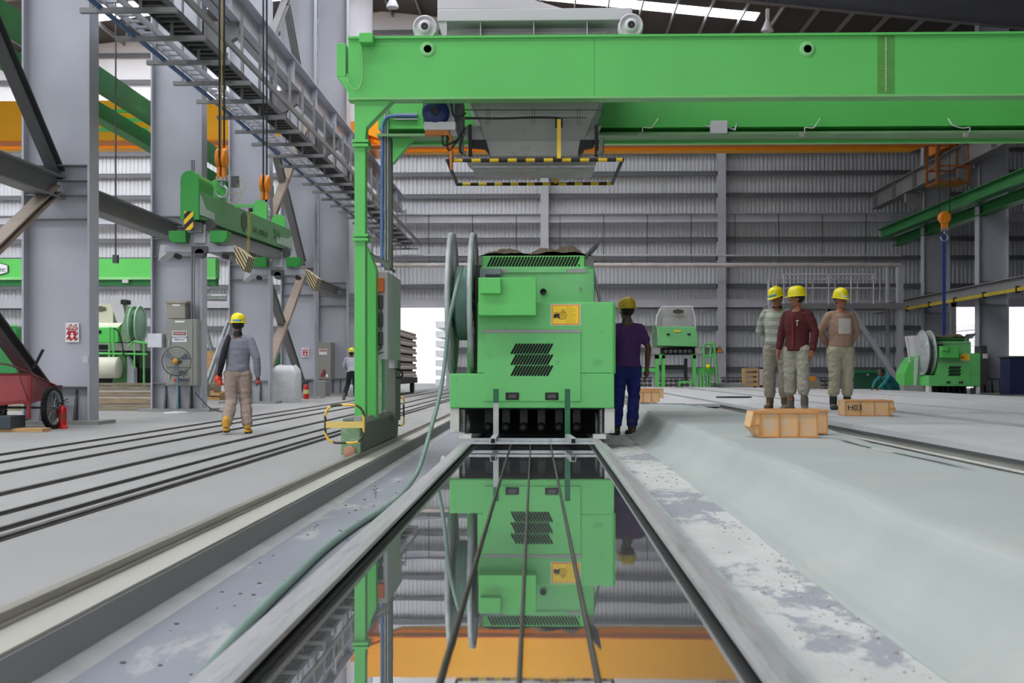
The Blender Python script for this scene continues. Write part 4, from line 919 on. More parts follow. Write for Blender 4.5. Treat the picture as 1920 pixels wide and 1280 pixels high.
# crates
def crate(loc, L, Wd, H, label, rz=0, mirror=False):
    r = empty('steel_tray', loc, label, 'crate', 'orange mortar trays on the slabs')
    s = -1 if mirror else 1; sl = L*.14; t = .008
    xs = [-L/2, -L/2+sl, L/2]
    P = lambda x, y, z: (x*s, y, z)
    def plate(y, n):
        mb = MB(); mb.prism([P(xs[1], y, 0), P(xs[2], y, 0), P(xs[2], y, H), P(xs[0]+sl*.35, y, H), P(xs[0], y, H*.42)], (0, t, 0)); return mb.build(n, CRATE, r, local=True)
    p1 = plate(-Wd/2, 'side_panel'); plate(Wd/2-t, 'side_panel')
    mb = MB(); mb.box(s*xs[2], s*(xs[2]-t), -Wd/2, Wd/2, 0, H); mb.build('end_panel', CRATE, r, local=True)
    mb = MB(); mb.prism([P(xs[0], -Wd/2, H*.42), P(xs[0]+t, -Wd/2, H*.42), P(xs[1]+t, -Wd/2, 0), P(xs[1], -Wd/2, 0)], (0, Wd, 0)); mb.prism([P(xs[0], -Wd/2, H*.42), P(xs[0]+t, -Wd/2, H*.42), P(xs[0]+sl*.35+t, -Wd/2, H), P(xs[0]+sl*.35, -Wd/2, H)], (0, Wd, 0)); mb.build('sloped_end', CRATE, r, local=True)
    mb = MB(); mb.box(s*xs[1], s*xs[2], -Wd/2, Wd/2, 0, t); mb.build('bottom', CRATE, r, local=True)
    mb = MB(); y = Wd/2; mb.box(s*(xs[0]+sl*.35), s*xs[2], y, y+.018, H-.012, H+.004); mb.bar(P(xs[2], y+.009, H), P(xs[2], y+.009, 0), .014); mb.box(s*xs[1], s*xs[2], y, y+.018, 0, .012); mb.build('rear_rim', CRATE_R, r, local=True)
    mb = MB(); y = -Wd/2-.018; mb.box(s*(xs[0]+sl*.35), s*xs[2], y, y+.018, H-.012, H+.004); mb.box(s*xs[1], s*xs[2], y, y+.018, 0, .012)
    for y in (-Wd/2-.016,):
        for f in (0, .33, .66, .995): x = xs[1]+(xs[2]-xs[1])*f; mb.box(s*x-.004, s*x+.004, y, y+.016, 0, H)
        mb.box(s*xs[0], s*xs[1], y, y+.014, H*.48, H*.52); mb.bar(P(xs[0]+.01, y+.008, H*.45), P(xs[0]+sl*.4, y+.008, H), .014, .008); mb.bar(P(xs[0], y+.008, H*.42), P(xs[1], y+.008, 0), .014, .008)
    mb.build('rim', CRATE_R, r, local=True)
    r.rotation_euler = (0, 0, rz)
    return r
def cr(px0, px1, pyb, H, wd, z, lab, rz=0, mirror=False):
    a, b = G(px0, pyb, z), G(px1, pyb, z); return crate(((a.x+b.x)/2, (a.y+b.y)/2+wd/2, z), (b.x-a.x), wd, H, lab, rz, mirror)
cr(1406, 1532, 820, .20, .26, .372, 'front orange tray of the leaning pair on the green-grey cover', .02)
cr(1420, 1546, 817, .195, .26, .372, 'orange tray standing just behind the front one on the cover', .02).location += Vector((.1, .34, 0))
q = cr(1586, 1679, 780, .19, .34, .35, 'orange tray marked with black writing, right of the three workers', -.04, True)
mk = text('H03', (0, 0, 0), .1, SIGN_K, None, 'marking'); mk.parent = q; mk.location = (-(q.children[0].dimensions.x)/2*.72, -.19, .10)
cr(1186, 1243, 756, .2, .4, .34, 'brown-sided tray behind the man in the purple shirt', 0).location.y += .6
cr(1200, 1256, 750, .2, .4, .34, 'yellow-orange tray behind the brown-sided one near the purple shirt', 0).location.y += 1.2
mb = MB()
for k in range(5):
    c = G(1362+k*7, 745, .36); mb.tube([c+Vector((.2*math.cos(t), .12*math.sin(t), .01)) for t in [i*.6 for i in range(11)]], .015, 5)
tag(mb.build('wire_coil', BLACK), 'small black coil of wire lying on the slab left of the workers', 'wire')
# ================================================================== LEFT: SIGNS, BOXES, BARROW
def sheet(mb, px0, py0, px1, py1, D, t=.006): a = W(px0, py0, D); b = W(px1, py1, D); mb.box(a.x, b.x, D-t, D, b.z, a.z); return mb
def fire_sign(px0, py0, px1, py1, D, lab, big=True):
    a, b = W(px0, py0, D), W(px1, py1, D); r = empty('fire_sign', ((a.x+b.x)/2, D, b.z), lab, 'sign')
    w_, h_ = b.x-a.x, a.z-b.z; cx = (a.x+b.x)/2
    mb = MB(); mb.box(a.x, b.x, D-.004, D, b.z, a.z); mb.build('board', SIGN_W, r)
    mb = MB(); mb.box(a.x+w_*.08, b.x-w_*.08, D-.006, D-.004, b.z+h_*.07, a.z-h_*.07); mb.build('striped_border', FIREPAT, r)
    mb = MB(); mb.box(a.x+w_*.2, b.x-w_*.2, D-.008, D-.006, b.z+h_*.14, b.z+h_*.56); mb.build('red_field', SIGN_R, r)
    mb = MB(); y = D-.010; m = lambda u, v: (cx+u*w_, y, b.z+v*h_)
    mb.prism([m(-.07, .48), m(-.07, .34), m(-.16, .34), m(0, .17), m(.16, .34), m(.07, .34), m(.07, .48)], (0, .003, 0)); mb.build('arrow', SIGN_W, r)
    mb = MB(); mb.box(a.x+w_*.16, b.x-w_*.16, D-.008, D-.006, b.z+h_*.56, b.z+h_*.86); mb.build('title_field', SIGN_R, r)
    text('FIRE', (cx, D-.010, b.z+h_*.75), h_*.27, SIGN_W, r); text('EXTINGUISHER', (cx, D-.010, b.z+h_*.6), h_*.085, SIGN_W, r)
    return r
fire_sign(123, 605, 148, 641, 19.66, 'larger white sign with red stripes reading FIRE on the nearest left column')
fire_sign(566, 652, 579, 669, 39.15, 'small white sign with red stripes on the fourth column above the far extinguisher')
mb = MB(); sheet(mb, 155, 667, 165, 679, 19.48); o = mb.build('label_plate', PALEGREY); tag(o, 'small pale label plate on the flange of the nearest left column', 'label')
def extinguisher(px, pyb, D, s, lab, stand=True):
    c = G(px, pyb, 0); c = Vector((c.x, c.y, 0)); r = empty('fire_extinguisher', c, lab, 'fire extinguisher')
    if stand: mb = MB(); mb.lathe([(s*.21, 0), (s*.21, s*.04), (s*.14, s*.14), (s*.13, s*.16)], c, (0, 0, 1), 6, False); mb.build('base_stand', REDX, r)
    mb = MB(); mb.lathe([(s*.135, s*.04), (s*.14, s*.08), (s*.14, s*.62), (s*.12, s*.7), (s*.05, s*.77), (s*.04, s*.8)], c, (0, 0, 1), 22); mb.build('cylinder', REDX, r)
    mb = MB(); mb.lathe([(s*.1405, s*.3), (s*.1415, s*.32), (s*.1415, s*.5), (s*.1405, s*.52)], c, (0, 0, 1), 22, a0=0); mb.build('label_band', mat('ext_label', (150, 60, 40), .6) if stand else mat('ext_label2', (196, 190, 120), .6), r)
    mb = MB(); mb.tube([c+Vector((0, 0, s*.79)), c+Vector((0, 0, s*.86))], s*.045, 8); mb.bar(c+Vector((-s*.02, 0, s*.86)), c+Vector((s*.22, 0, s*.9)), s*.05, s*.02); mb.bar(c+Vector((-s*.02, 0, s*.9)), c+Vector((s*.18, 0, s*1.0)), s*.05, s*.02); mb.build('valve_lever', BLACK, r)
    mb = MB(); mb.tube(smooth([c+Vector((-s*.03, 0, s*.86)), c+Vector((-s*.14, -s*.04, s*.84)), c+Vector((-s*.19, -s*.06, s*.66)), c+Vector((-s*.18, -s*.06, s*.4))], 4), s*.022, 6); mb.build('hose', BLACK, r)
extinguisher(117, 803, 18.3, .46, 'red extinguisher on a stand at the foot of the nearest left column')
extinguisher(574, 749, 38, .62, 'distant red extinguisher with pale label beside the white bag', False)
# electric cabinet on second column
ec = empty('electrical_cabinet', W(340, 722, 25.7), 'tall putty electrical cabinet with DANGER sign and coloured sockets on the second column', 'cabinet')
E = lambda n, m, a, b, c, d, D=25.72, dep=.42, par=ec, **k: gbox(n, m, D, dep, a, b, c, d, par, **k)
body = E('cabinet_body', PUTTY, 311, 369, 598, 723, bevel=.01); E('door_panel', PUTTY, 313, 361, 601, 688, 25.70, .03, ec, bevel=.005)
E('lower_panel', PUTTY, 313, 361, 690, 721, 25.70, .03, ec, bevel=.005)
ub = E('upper_box', mat('putty_light', (156, 153, 142), .5, var=.03), 312, 347, 568, 597, 25.8, .32, ec, bevel=.008); E('box_lid', mat('lid_tan', (168, 158, 138), .5), 310.5, 349, 564, 568, 25.77, .38, ub)
E('name_plate', SIGN_W, 323, 337, 570, 573.5, 25.79, .02, ub); E('name_plate', SIGN_W, 328, 346, 601, 604.5, 25.69, .02)
for py in (637, 699): E('handle', GALV, 316, 318, py, py+11, 25.67, .03)
ds = E('danger_sign', SIGN_W, 323, 350, 620, 641, 25.69, .02)
E('red_panel', SIGN_K, 324.5, 348.5, 621.5, 628, 25.685, .02, ds); E('red_oval', SIGN_R, 327, 346, 622.3, 627.2, 25.682, .02, ds)
text('DANGER', W(336.5, 624.8, 25.68), .065, SIGN_W, ds); bl = mat('print_blue', (50, 60, 120), .6)
text('HIGH VOLTAGE', W(336.5, 632.2, 25.685), .05, bl, ds); text('KEEP OUT', W(336.5, 636.8, 25.685), .05, bl, ds)
for i, (px, py, m) in enumerate(((328, 697, SIGN_R), (335, 697, SIGN_R), (345, 697, GREY_DK), (331.5, 711.5, REDX), (341, 711.5, bl), (350, 711.5, GREY_DK))):
    c = W(px, py, 25.7); mb = MB(); mb.box(c.x-.045, c.x+.045, 25.66, 25.71, c.z-.06, c.z+.07); sk = mb.build('socket_box', PUTTY, ec)
    mb = MB(); mb.lathe([(.034, .0), (.038, -.05), (.03, -.055), (0, -.04)], (c.x, 25.67, c.z-.005), (0, 1, 0), 14); mb.build('socket_cover', m, sk)
E('conduit_pair', GREY2, 358, 360, 300, 598, 25.9, .05); E('conduit_pair', GREY2, 362.5, 364, 300, 598, 25.9, .05)
wb = tag(gbox('wall_box', mat('box_white', (206, 208, 214), .45), 25.6, .3, 277, 303, 625, 651, None, bevel=.008), 'small white wall box on the left flange of the second column', 'box')
# pedestal fan before the cabinet
fn = empty('pedestal_fan', G(325, 772, 0), 'large pedestal fan with yellow hub in front of the electrical cabinet', 'fan')
fc = W(331, 677, 24.6); fl0 = Vector((fc.x, 24.75, 0))
mb = MB()
for R in (.30, .24, .18, .12, .07): 
    for yy in (-.07, .07):
        if R < .3 or yy < 0 or True: mb.tube([(fc.x+R*math.cos(a), fc.y+yy*(1-(R/.33)**2), fc.z+R*math.sin(a)) for a in [2*PI*k/24 for k in range(25)]], .0025, 4, False)
for k in range(24): a = 2*PI*k/24; mb.tube([(fc.x, fc.y-.075, fc.z), (fc.x+.2*math.cos(a), fc.y-.05, fc.z+.2*math.sin(a)), (fc.x+.31*math.cos(a), fc.y, fc.z+.31*math.sin(a))], .002, 4, False)
mb.tube([(fc.x+.31*math.cos(a), fc.y, fc.z+.31*math.sin(a)) for a in [2*PI*k/32 for k in range(33)]], .007, 5, False); mb.build('fan_guard', GREY_DK, fn)
mb = MB(); mb.lathe([(.06, 0), (.055, -.02), (0, -.03)], (fc.x, fc.y-.08, fc.z), (0, 1, 0), 18); mb.build('hub_cap', mat('hub_yellow', (212, 150, 36), .5), fn)
for k in range(3):
    a = 2*PI*k/3+.5; mb = MB(); o = Vector((fc.x, fc.y, fc.z)); d = Vector((math.cos(a), 0, math.sin(a))); q = Vector((-math.sin(a), 0, math.cos(a)))
    mb.prism([o+d*.05-q*.02, o+d*.27-q*.10+Vector((0, .03, 0)), o+d*.28+q*.05-Vector((0, .03, 0)), o+d*.05+q*.03], (0, .006, 0)); mb.build('blade', mat('blade_grey', (120, 124, 130), .4), fn)
mb = MB(); mb.lathe([(.06, 0), (.07, .03), (.06, .18), (0, .2)], (fc.x, fc.y+.03, fc.z), (0, 1, 0), 14); mb.build('motor', GREY_DK, fn)
mb = MB(); mb.tube([(fc.x-.02, fl0.y, .02), (fc.x-.02, fl0.y, fc.z-.02)], .02, 10); mb.build('pole', mat('pole_teal', (96, 140, 150), .5), fn)
mb = MB(); mb.lathe([(.3, 0), (.3, .02), (.05, .05), (0, .05)], (fc.x-.02, fl0.y, 0), (0, 0, 1), 24); mb.build('base', PALEGREY, fn)
# second cabinet at column 5
gbox('electrical_cabinet', PUTTY, 44.8, .9, 591, 620, 641, 711, None, bevel=.01)
e2 = bpy.data.objects['electrical_cabinet.001']; tag(e2, 'smaller distant putty electrical cabinet above the concrete block', 'cabinet')
ds2 = gbox('danger_sign', SIGN_W, 44.78, .02, 598, 613, 654, 665, e2); gbox('red_panel', SIGN_R, 44.76, .02, 599, 612, 655, 658.5, ds2)
text('DANGER', W(605.5, 656.9, 44.75), .07, SIGN_W, ds2)
for px, py, m in ((603, 703, REDX), (608, 700, GREY_DK), (613, 704, SIGN_W), (607, 696, SIGN_R)): gbox('socket', m, 44.74, .06, px-2, px+2, py-3, py+3, e2)
gbox('concrete_block', CONC_DK, 42, .9, 589, 611, 713, 745, None, bevel=.04); tag(bpy.data.objects['concrete_block'], 'grey concrete block standing on the floor under the distant cabinet', 'block')
# bags
def bag(px0, px1, pyt, pyb, dep, lab, seed):
    a, b = G(px0, pyb, 0), G(px1, pyb, 0); h = W(px0, pyt, a.y).z; w_ = b.x-a.x; mb = MB(); rr = random.Random(seed); rings = []
    nn, kk = 30, 14; vs = []; fs = []
    for i in range(kk+1):
        t = i/kk; z_ = h*t; f = .9+.1*math.sin(PI*t)-.25*max(0, t-.85)/.15
        for j in range(nn):
            an = 2*PI*j/nn; c_, s_ = math.cos(an), math.sin(an); e = .35; sx = abs(c_)**e*(1 if c_ > 0 else -1); sy = abs(s_)**e*(1 if s_ > 0 else -1)
            wv = 1+.06*NZ.noise(Vector((c_*2, s_*2, t*3+seed)))+.04*NZ.noise(Vector((c_*6, s_*6, t*8+seed)))
            vs.append(((a.x+b.x)/2+sx*w_/2*f*wv, a.y+dep/2+sy*dep/2*f*wv, z_+(.06*NZ.noise(Vector((c_*3, s_*3, seed+5))) if t > .8 else 0)))
    for i in range(kk):
        for j in range(nn): fs.append((i*nn+j, i*nn+(j+1) % nn, (i+1)*nn+(j+1) % nn, (i+1)*nn+j))
    fs.append(tuple(range(kk*nn, (kk+1)*nn))); mb.add(vs, fs, True); return tag(mb.build('plastic_bag', PLASTIC), lab, 'bag')
bag(503, 555, 685, 754, 1.0, 'big white plastic-wrapped bale left of the far extinguisher', 3)
bag(553, 562, 735, 752, .3, 'small white plastic scrap at the foot of the big wrapped bale', 8)
bag(386, 424, 682, 733, .8, 'white plastic-wrapped bundle behind the walking man at left', 12)
bag(652, 664, 722, 742, .5, 'pale grey sack on the floor beside the small far man', 17)
# red barrow
bw = empty('handcart', G(60, 800, 0), 'dusty red two-wheeled handcart at the left edge', 'cart')
D0 = 17.3
mb = MB(); A = lambda px, py, D: W(px, py, D)
mb.add([A(-60, 702, D0), A(58, 703, D0), A(56, 757, D0), A(-60, 757, D0)], [(0, 1, 2, 3)])
mb.add([A(58, 703, D0), A(104, 722, D0+1.5), A(96, 745, D0+1.5), A(56, 757, D0)], [(0, 1, 2, 3)]); mb.add([A(-60, 757, D0), A(56, 757, D0), A(96, 745, D0+1.5), A(-40, 745, D0+1.5)], [(0, 1, 2, 3)])
mb.add([A(-50, 712, D0+1.5), A(104, 722, D0+1.5), A(96, 745, D0+1.5), A(-40, 745, D0+1.5)], [(0, 1, 2, 3)])
o = mb.build('tub', RED, bw); o.modifiers.new('s', 'SOLIDIFY').thickness = .02
mb = MB(); mb.tube([A(-60, 701, D0), A(58, 702, D0), A(104, 722, D0+1.5)], .014, 6); mb.prism([A(104, 722, D0+1.5), A(118, 722, D0+1.5), A(113, 735, D0+1.5), A(100, 745, D0+1.5)], (0, -.3, 0)); mb.build('tub_rim', mat('rim_red', (120, 30, 34), .5), bw)
mb = MB(); mb.bar(A(56, 703, D0-.02), A(53, 785, D0-.02), .05, .04); mb.bar(A(52, 752, D0-.02), A(-60, 762, D0-.02), .05, .05); mb.build('frame_leg', mat('leg_red', (132, 30, 34), .5), bw)
mb = MB(); mb.tube(smooth([A(-20, 681, D0-.1), A(14, 683, D0-.1), A(40, 693, D0), A(62, 702, D0+.2), A(84, 712, D0+.8)], 4), .014, 7); mb.tube([A(33, 692, D0-.06), A(40, 715, D0-.06), A(53, 752, D0-.06)], .009, 6); mb.build('handle_rod', mat('rod_brown', (86, 46, 44), .5), bw)
mb = MB(); mb.bar(A(63, 690, D0+.9), A(81, 655, D0+.9), .05, .03); tag(mb.build('shovel_handle', BLACK), 'dark straight handle leaning up out of the red handcart', 'tool handle')
def spoked(c, R, ax, n, par):
    ax = Vector(ax).normalized(); mb = MB(); mb.lathe([(R*.84, -.035), (R*.93, -.04), (R, -.02), (R, .02), (R*.93, .04), (R*.84, .035), (R*.84, -.035)], c, ax, 36)
    u = ax.orthogonal().normalized(); q = ax.cross(u)
    for k in range(44):
        a = 2*PI*k/44; d = u*math.cos(a)+q*math.sin(a)
        for s_ in (-1, 1): mb.bar(Vector(c)+d*R*.95+ax*.03*s_, Vector(c)+d*R*1.03+ax*.022*s_, .03, .022)
    w_ = mb.build('tyre', BLACK, par)
    mb = MB(); mb.lathe([(R*.78, -.02), (R*.85, -.03), (R*.85, .03), (R*.78, .02), (R*.78, -.02)], c, ax, 36)
    for k in range(18):
        a = 2*PI*k/18; d = u*math.cos(a)+q*math.sin(a); mb.tube([Vector(c)+ax*(.03 if k % 2 else -.03), Vector(c)+d*R*.8], .004, 4)
    mb.lathe([(.03, -.05), (.03, .05)], c, ax, 12); mb.build('rim_and_spokes', GALV, w_); return w_
g = G(83, 806, 0); wc = Vector((g.x, g.y+.3, .33)); spoked(wc, .315, (.995, -.05, 0), 18, bw)
g = G(-8, 806, 0); spoked(Vector((g.x-.2, g.y+.4, .33)), .315, (.995, -.05, 0), 18, bw)
mb = MB(); mb.tube([wc+Vector((.12, -.05, 0)), wc-Vector((1.1, -.1, 0))], .018, 8); mb.build('axle', GREY_DK, bw)
gbox('tool_case', mat('case_slate', (50, 62, 70), .5), 16.9, .5, -60, 20, 780, 805, None, bevel=.01); tag(bpy.data.objects['tool_case'], 'dark slate case on wooden blocks at the bottom left edge', 'case')
g = G(16, 816, 0); mb = MB(); mb.box(g.x-.9, g.x+.1, 16.95, 17.25, 0, W(16, 804, 16.9).z+.005); tag(mb.build('wood_block', WOOD), 'brown wooden block under the dark case at the left edge', 'block')
# ================================================================== LEFT BAY: timber, machine, gantry
TG = 'long weathered timbers stacked on the left bay floor'
for k, (z0, h, D, lab) in enumerate(((.0, .14, 26.3, 'lowest front'), (.16, .12, 26.5, 'second'), (.30, .12, 26.9, 'third'), (.44, .1, 27.4, 'fourth'), (.55, .06, 28.2, 'topmost'))):
    mb = MB(); mb.box(-17, -8.0+.12*k, D, D+.32, z0, z0+h); tag(mb.build('timber_beam', WOOD_G if k != 1 else mat('timber_tan', (150, 134, 108), .8, var=.2, scale=3, streak=(1, 8, 8))), lab+' weathered timber between the first two left columns', 'timber', TG)
for k, (px, py, w_) in enumerate(((385, 742, .9), (398, 738, .7))):
    g = G(px, py+8, 0); mb = MB(); mb.box(g.x-w_/2, g.x+w_/2, g.y, g.y+.8, 0, .10); mb.box(g.x-w_/2, g.x+w_/2, g.y, g.y+.8, .14, .22); mb.box(g.x-.1, g.x+.1, g.y, g.y+.8, .1, .14)
    tag(mb.build('wood_pallet', WOOD), ('front', 'rear')[k]+' tan wooden pallet behind the walking man', 'pallet')
# green gantry of the left bay (D 38)
g2_ = empty('gantry_crane', W(150, 530, 38), 'distant light green gantry girder crossing the left bay with emblem', 'gantry crane')
gbox('main_girder', mat('girder_bright_green', (96, 204, 92), .4, var=.04), 38, .5, -700, 404, 487, 521, g2_); gbox('lower_flange', GREEN_DARK, 38.1, .4, -700, 404, 524, 535, g2_); gbox('flange_lip', mat('lip_pale', (150, 214, 140), .5), 37.95, .1, -700, 404, 521, 523.5, g2_)  # girder in a brighter green than the near gantry
gbox('lamp_box', PALEGREY, 37.9, .1, 229, 240, 524, 530, g2_)
c = W(-3, 507, 37.96); R = .42; hexo = lambda R_, y: [(c.x+R_*1.15*math.cos(a), y, c.z+R_*.72*math.sin(a)) for a in [PI/6+k*PI/3+PI/6*0 for k in range(6)]]
def hexpts(cx, y, cz_, rx, rz_): return [(cx-rx, y, cz_+rz_*.5), (cx, y, cz_+rz_), (cx+rx, y, cz_+rz_*.5), (cx+rx, y, cz_-rz_*.5), (cx, y, cz_-rz_), (cx-rx, y, cz_-rz_*.5)]
c = W(-8, 504, 37.96)
mb = MB(); mb.prism(hexpts(c.x, 37.955, c.z, .42, .24), (0, .02, 0)); hx = mb.build('emblem', SIGN_K, g2_)
mb = MB(); mb.prism(hexpts(c.x, 37.95, c.z, .39, .215), (0, .02, 0)); mb.build('emblem_field', SIGN_W, hx)
text('ELEMATIC', (c.x, 37.94, c.z-.05), .16, SIGN_K, hx)
# machine in the left bay (D 31)
lm = empty('slab_machine', W(225, 727, 31), 'green and cream casting machine in the left bay between the first two columns', 'machine')
Lb = lambda n, m, a, b, c_, d, D=31, dep=1.6, **k: gbox(n, m, D, dep, a, b, c_, d, k.pop('par', lm), **k)
hp_ = Lb('hopper', CREAM, 120, 212, 569, 605, 31.4, 1.5); mb = MB(); mb.prism([W(120, 605, 31.3), W(230, 605, 31.3), W(222, 613, 31.1), W(120, 613, 31.1)], (0, 1.4, 0)); mb.build('hopper_lip', CREAM, hp_)
c = W(188.5, 579, 31.38); mb = MB(); mb.prism(hexpts(c.x, c.y, c.z, .145, .08), (0, .02, 0)); mb.build('emblem', mat('emblem_olive', (96, 92, 66), .5), hp_)
mb = MB(); mb.prism([W(204, 560, 31.3), W(229, 560, 31.3), W(236, 606, 31.3), W(220, 606, 31.3)], (0, .4, 0)); Lb('flood_lamp', BLACK, 226, 238, 562, 570, 31.2, .3); mb.build('hopper_side', PALEGREY, lm)
Lb('green_hood', mat('hood_green', (84, 206, 84), .35, var=.03), 110, 222, 613, 642, bevel=.03); Lb('hood_skirt', GREEN, 110, 215, 642, 650); Lb('grey_deck', HOPPER, 172, 262, 643, 657, 30.9, .6)
Lb('vent_recess', BLACK2, 179, 189, 619, 625, 30.97, .05); Lb('dark_recess', BLACK2, 170, 205, 646, 655, 30.85, .3); Lb('under_frame', BLACK2, 150, 262, 690, 727, 31.2, 1.2); Lb('dark_base', STEEL_DARK, 168, 262, 657, 700, 31.3, 1.0)
mb = MB(); c = W(190, 690, 30.7); mb.lathe([(.0, -.36), (.26, -.36), (.28, -.33), (.28, .33), (.26, .36), (0, .36)], (W(198, 690, 30.5).x, 30.5, W(198, 689, 30.5).z), (1, -.0, 0), 28); mb.build('white_drum', CREAM, lm)
mb = MB(); mb.prism([W(211, 727, 30.9), W(211, 700, 30.9), W(220, 668, 30.9), W(228, 658, 30.9), W(236, 672, 30.9), W(238, 727, 30.9)], (0, .3, 0)); mb.build('curved_guard', mat('guard_green', (72, 128, 74), .6, dirt=(130, 150, 130), dirt_amt=.2), lm)
mb = MB(); mb.prism([W(238, 667, 30.85), W(244, 677, 30.85), W(251, 692, 30.85), W(251, 718, 30.85), W(238, 718, 30.85)], (0, .25, 0)); mb.build('grey_guard', GREY, lm)
mb = MB(); mb.prism([W(222, 640, 31.1), W(230, 606, 31.1), W(238, 575, 31.1), W(252, 598, 31.1), W(256, 630, 31.1), W(240, 642, 31.1)], (0, .3, 0)); mb.build('reel_bracket', GREEN_SPRAY, lm)
for px in (251, 263):
    c = W(px, 609, 31.3); mb = MB(); mb.lathe([(.46, -.02), (.52, -.02), (.52, .02), (.46, .02), (.46, -.02)], c, (1, .03, 0), 32)
    mb.lathe([(0, -.006), (.46, -.006), (.46, .006), (0, .006)], c, (1, .03, 0), 32); mb.build('reel_flange', mat('reel_pale%d' % px, (150, 190, 160), .5), lm)
for pts_ in (((205, 614), (205, 669)), ((213, 616), (213, 669)), ((205, 614), (217, 616)), ((240, 650), (252, 638), (252, 690)), ((270, 640), (270, 727)), ((252, 640), (276, 644)), ((168, 662), (276, 664))):
    mb = MB(); mb.tube([W(a, b, 30.6) for a, b in pts_], .03, 6); mb.build('guard_rail', GREEN, lm)
mb = MB(); mb.tube(smooth([W(213, 615, 30.5), W(222, 622, 30.5), W(229, 645, 30.5), W(232, 668, 30.5)], 4), .02, 6); mb.build('black_hose', BLACK, lm)
# farther green machinery glimpsed at the far left edge and between columns 3-4
for k, (a, b, c_, d, D, m, lab) in enumerate(((-60, 31, 613, 700, 34, GREEN_DARK, 'dark green machine housing behind the braces at the far left edge'), (503, 523, 660, 684, 46, GREEN_DARK, 'dark green machine glimpsed left of the wrapped bale'))):
    o = gbox('machine_housing', m, D, 1.2, a, b, c_, d, None, bevel=.03); o.location.z = o.dimensions.z/2 if False else o.location.z; tag(o, lab, 'machine')
    gbox('support_frame', STEEL_DARK, D+.1, .9, a+2, b-2, d, 727 if D < 40 else 738, o)
    gbox('top_rail', GREEN, D-.02, .05, a, b, c_-4, c_-1, o)
# cardboard/wood boxes by the pale ladder, and leaning pipes
for k, (p0, p1) in enumerate((((427, 604), (383, 728)), ((431, 612), (388, 735)))):
    mb = MB(); mb.tube([W(*p0, 28.8), W(*p1, 28.4)], .05, 8); tag(mb.build('leaning_pipe', GALV), ('upper', 'lower')[k]+' of the two pale tubes leaning right of the second column', 'pipe')
mb = MB(); 
for pts_ in (((383, 548), (383, 735)), ((383, 600), (400, 672)), ((380, 560), (425, 560)), ((380, 556), (425, 556)), ((380, 556), (392, 540))): mb.tube([W(a, b, 40) for a, b in pts_], .08, 6)
tag(mb.build('stair_frame', GALV), 'pale steel stair frame seen right of the second column', 'frame')
mb = MB(); mb.pb(383, 658, 402, 749.3, 37, .8); tag(mb.build('stacked_crate', WOOD), 'brown wooden crate behind the leaning tubes', 'crate')
mb = MB(); mb.tube(smooth([W(366, 735, 25.6), W(385, 757, 24.6), W(400, 768, 24.0), W(424, 773, 23.2)], 4), .012, 6); tag(mb.build('floor_cable', BLACK), 'thin dark cable trailing from the second column to the walking man', 'cable')
# ================================================================== LIFTING BEAM with clamps
lb = empty('lifting_beam', W(440, 480, 22.5), 'green spreader beam with slab clamps hanging from two orange hooks', 'lifting beam')
DN, DF = 20.0, 25.6
N0, N1 = W(339, 400, DN), W(374, 400, DN); F0, F1 = W(519, 450, DF), W(547, 450, DF)
def sec(px0, px1, pt, pb_, D): return [(W(px0, pt, D)), (W(px1, pt, D)), (W(px1, pb_, D)), (W(px0, pb_, D))]
def loftq(n, m, A_, B_, par=lb, **k): mb = MB(); mb.add(A_+B_, [(0, 1, 2, 3), (7, 6, 5, 4), (0, 4, 5, 1), (1, 5, 6, 2), (2, 6, 7, 3), (3, 7, 4, 0)]); return mb.build(n, m, par, **k)
SIDEG = mat('beam_side', (100, 146, 100), .6, var=.06, scale=1.5)
zn = W(356, 358, DN).z; znb = W(356, 409, DN).z
xN0, xN1 = N0.x, N1.x; xF0, xF1 = F0.x, F1.x
main = loftq('beam_body', SIDEG, [Vector((xN0, DN, zn)), Vector((xN1, DN, zn)), Vector((xN1, DN, znb)), Vector((xN0, DN, znb))], [Vector((xF0, DF, zn)), Vector((xF1, DF, zn)), Vector((xF1, DF, znb)), Vector((xF0, DF, znb))])
HOUS_SHADE = mat('beam_green_shaded', (44, 146, 56), .4, var=.05)  # deeper green, shade on the housings put into the colour
def dome(y, dep, x0, x1, zb_, zt_, n, m=GREEN):
    cx, r_ = (x0+x1)/2, (x1-x0)/2; mb = MB(); P_ = [(x0, y, zb_), (x1, y, zb_)]+[(cx+r_*math.cos(a), y, zt_-r_+r_*math.sin(a)) for a in [PI*k/12 for k in range(13)]]; mb.prism(P_, (0, dep, 0)); return mb.build(n, m, lb, bevel=.006)
ztop = W(356, 320, DN).z
dome(DN-.03, .9, xN0, xN1, zn-.02, ztop, 'end_housing', HOUS_SHADE); mb = MB(); mb.box(xN0, xN1, DN-.04, DN, znb-.03, zn); mb.build('end_plate', HOUS_SHADE, lb, bevel=.006)
xo = lambda y: xN0+(xF0-xN0)*(y-DN)/(DF-DN)
for y in (21.35, 23.9, 25.2): dome(y, .12, xo(y)+.0, xo(y)+.3, zn-.02, zn+(.3 if y > 25 else .42), 'lug_plate')
mb = MB(); mb.pb(345, 396, 362, 431, DN-.06, .02); mb.build('hazard_flap', HAZ_D, lb)
mb = MB(); e = .006
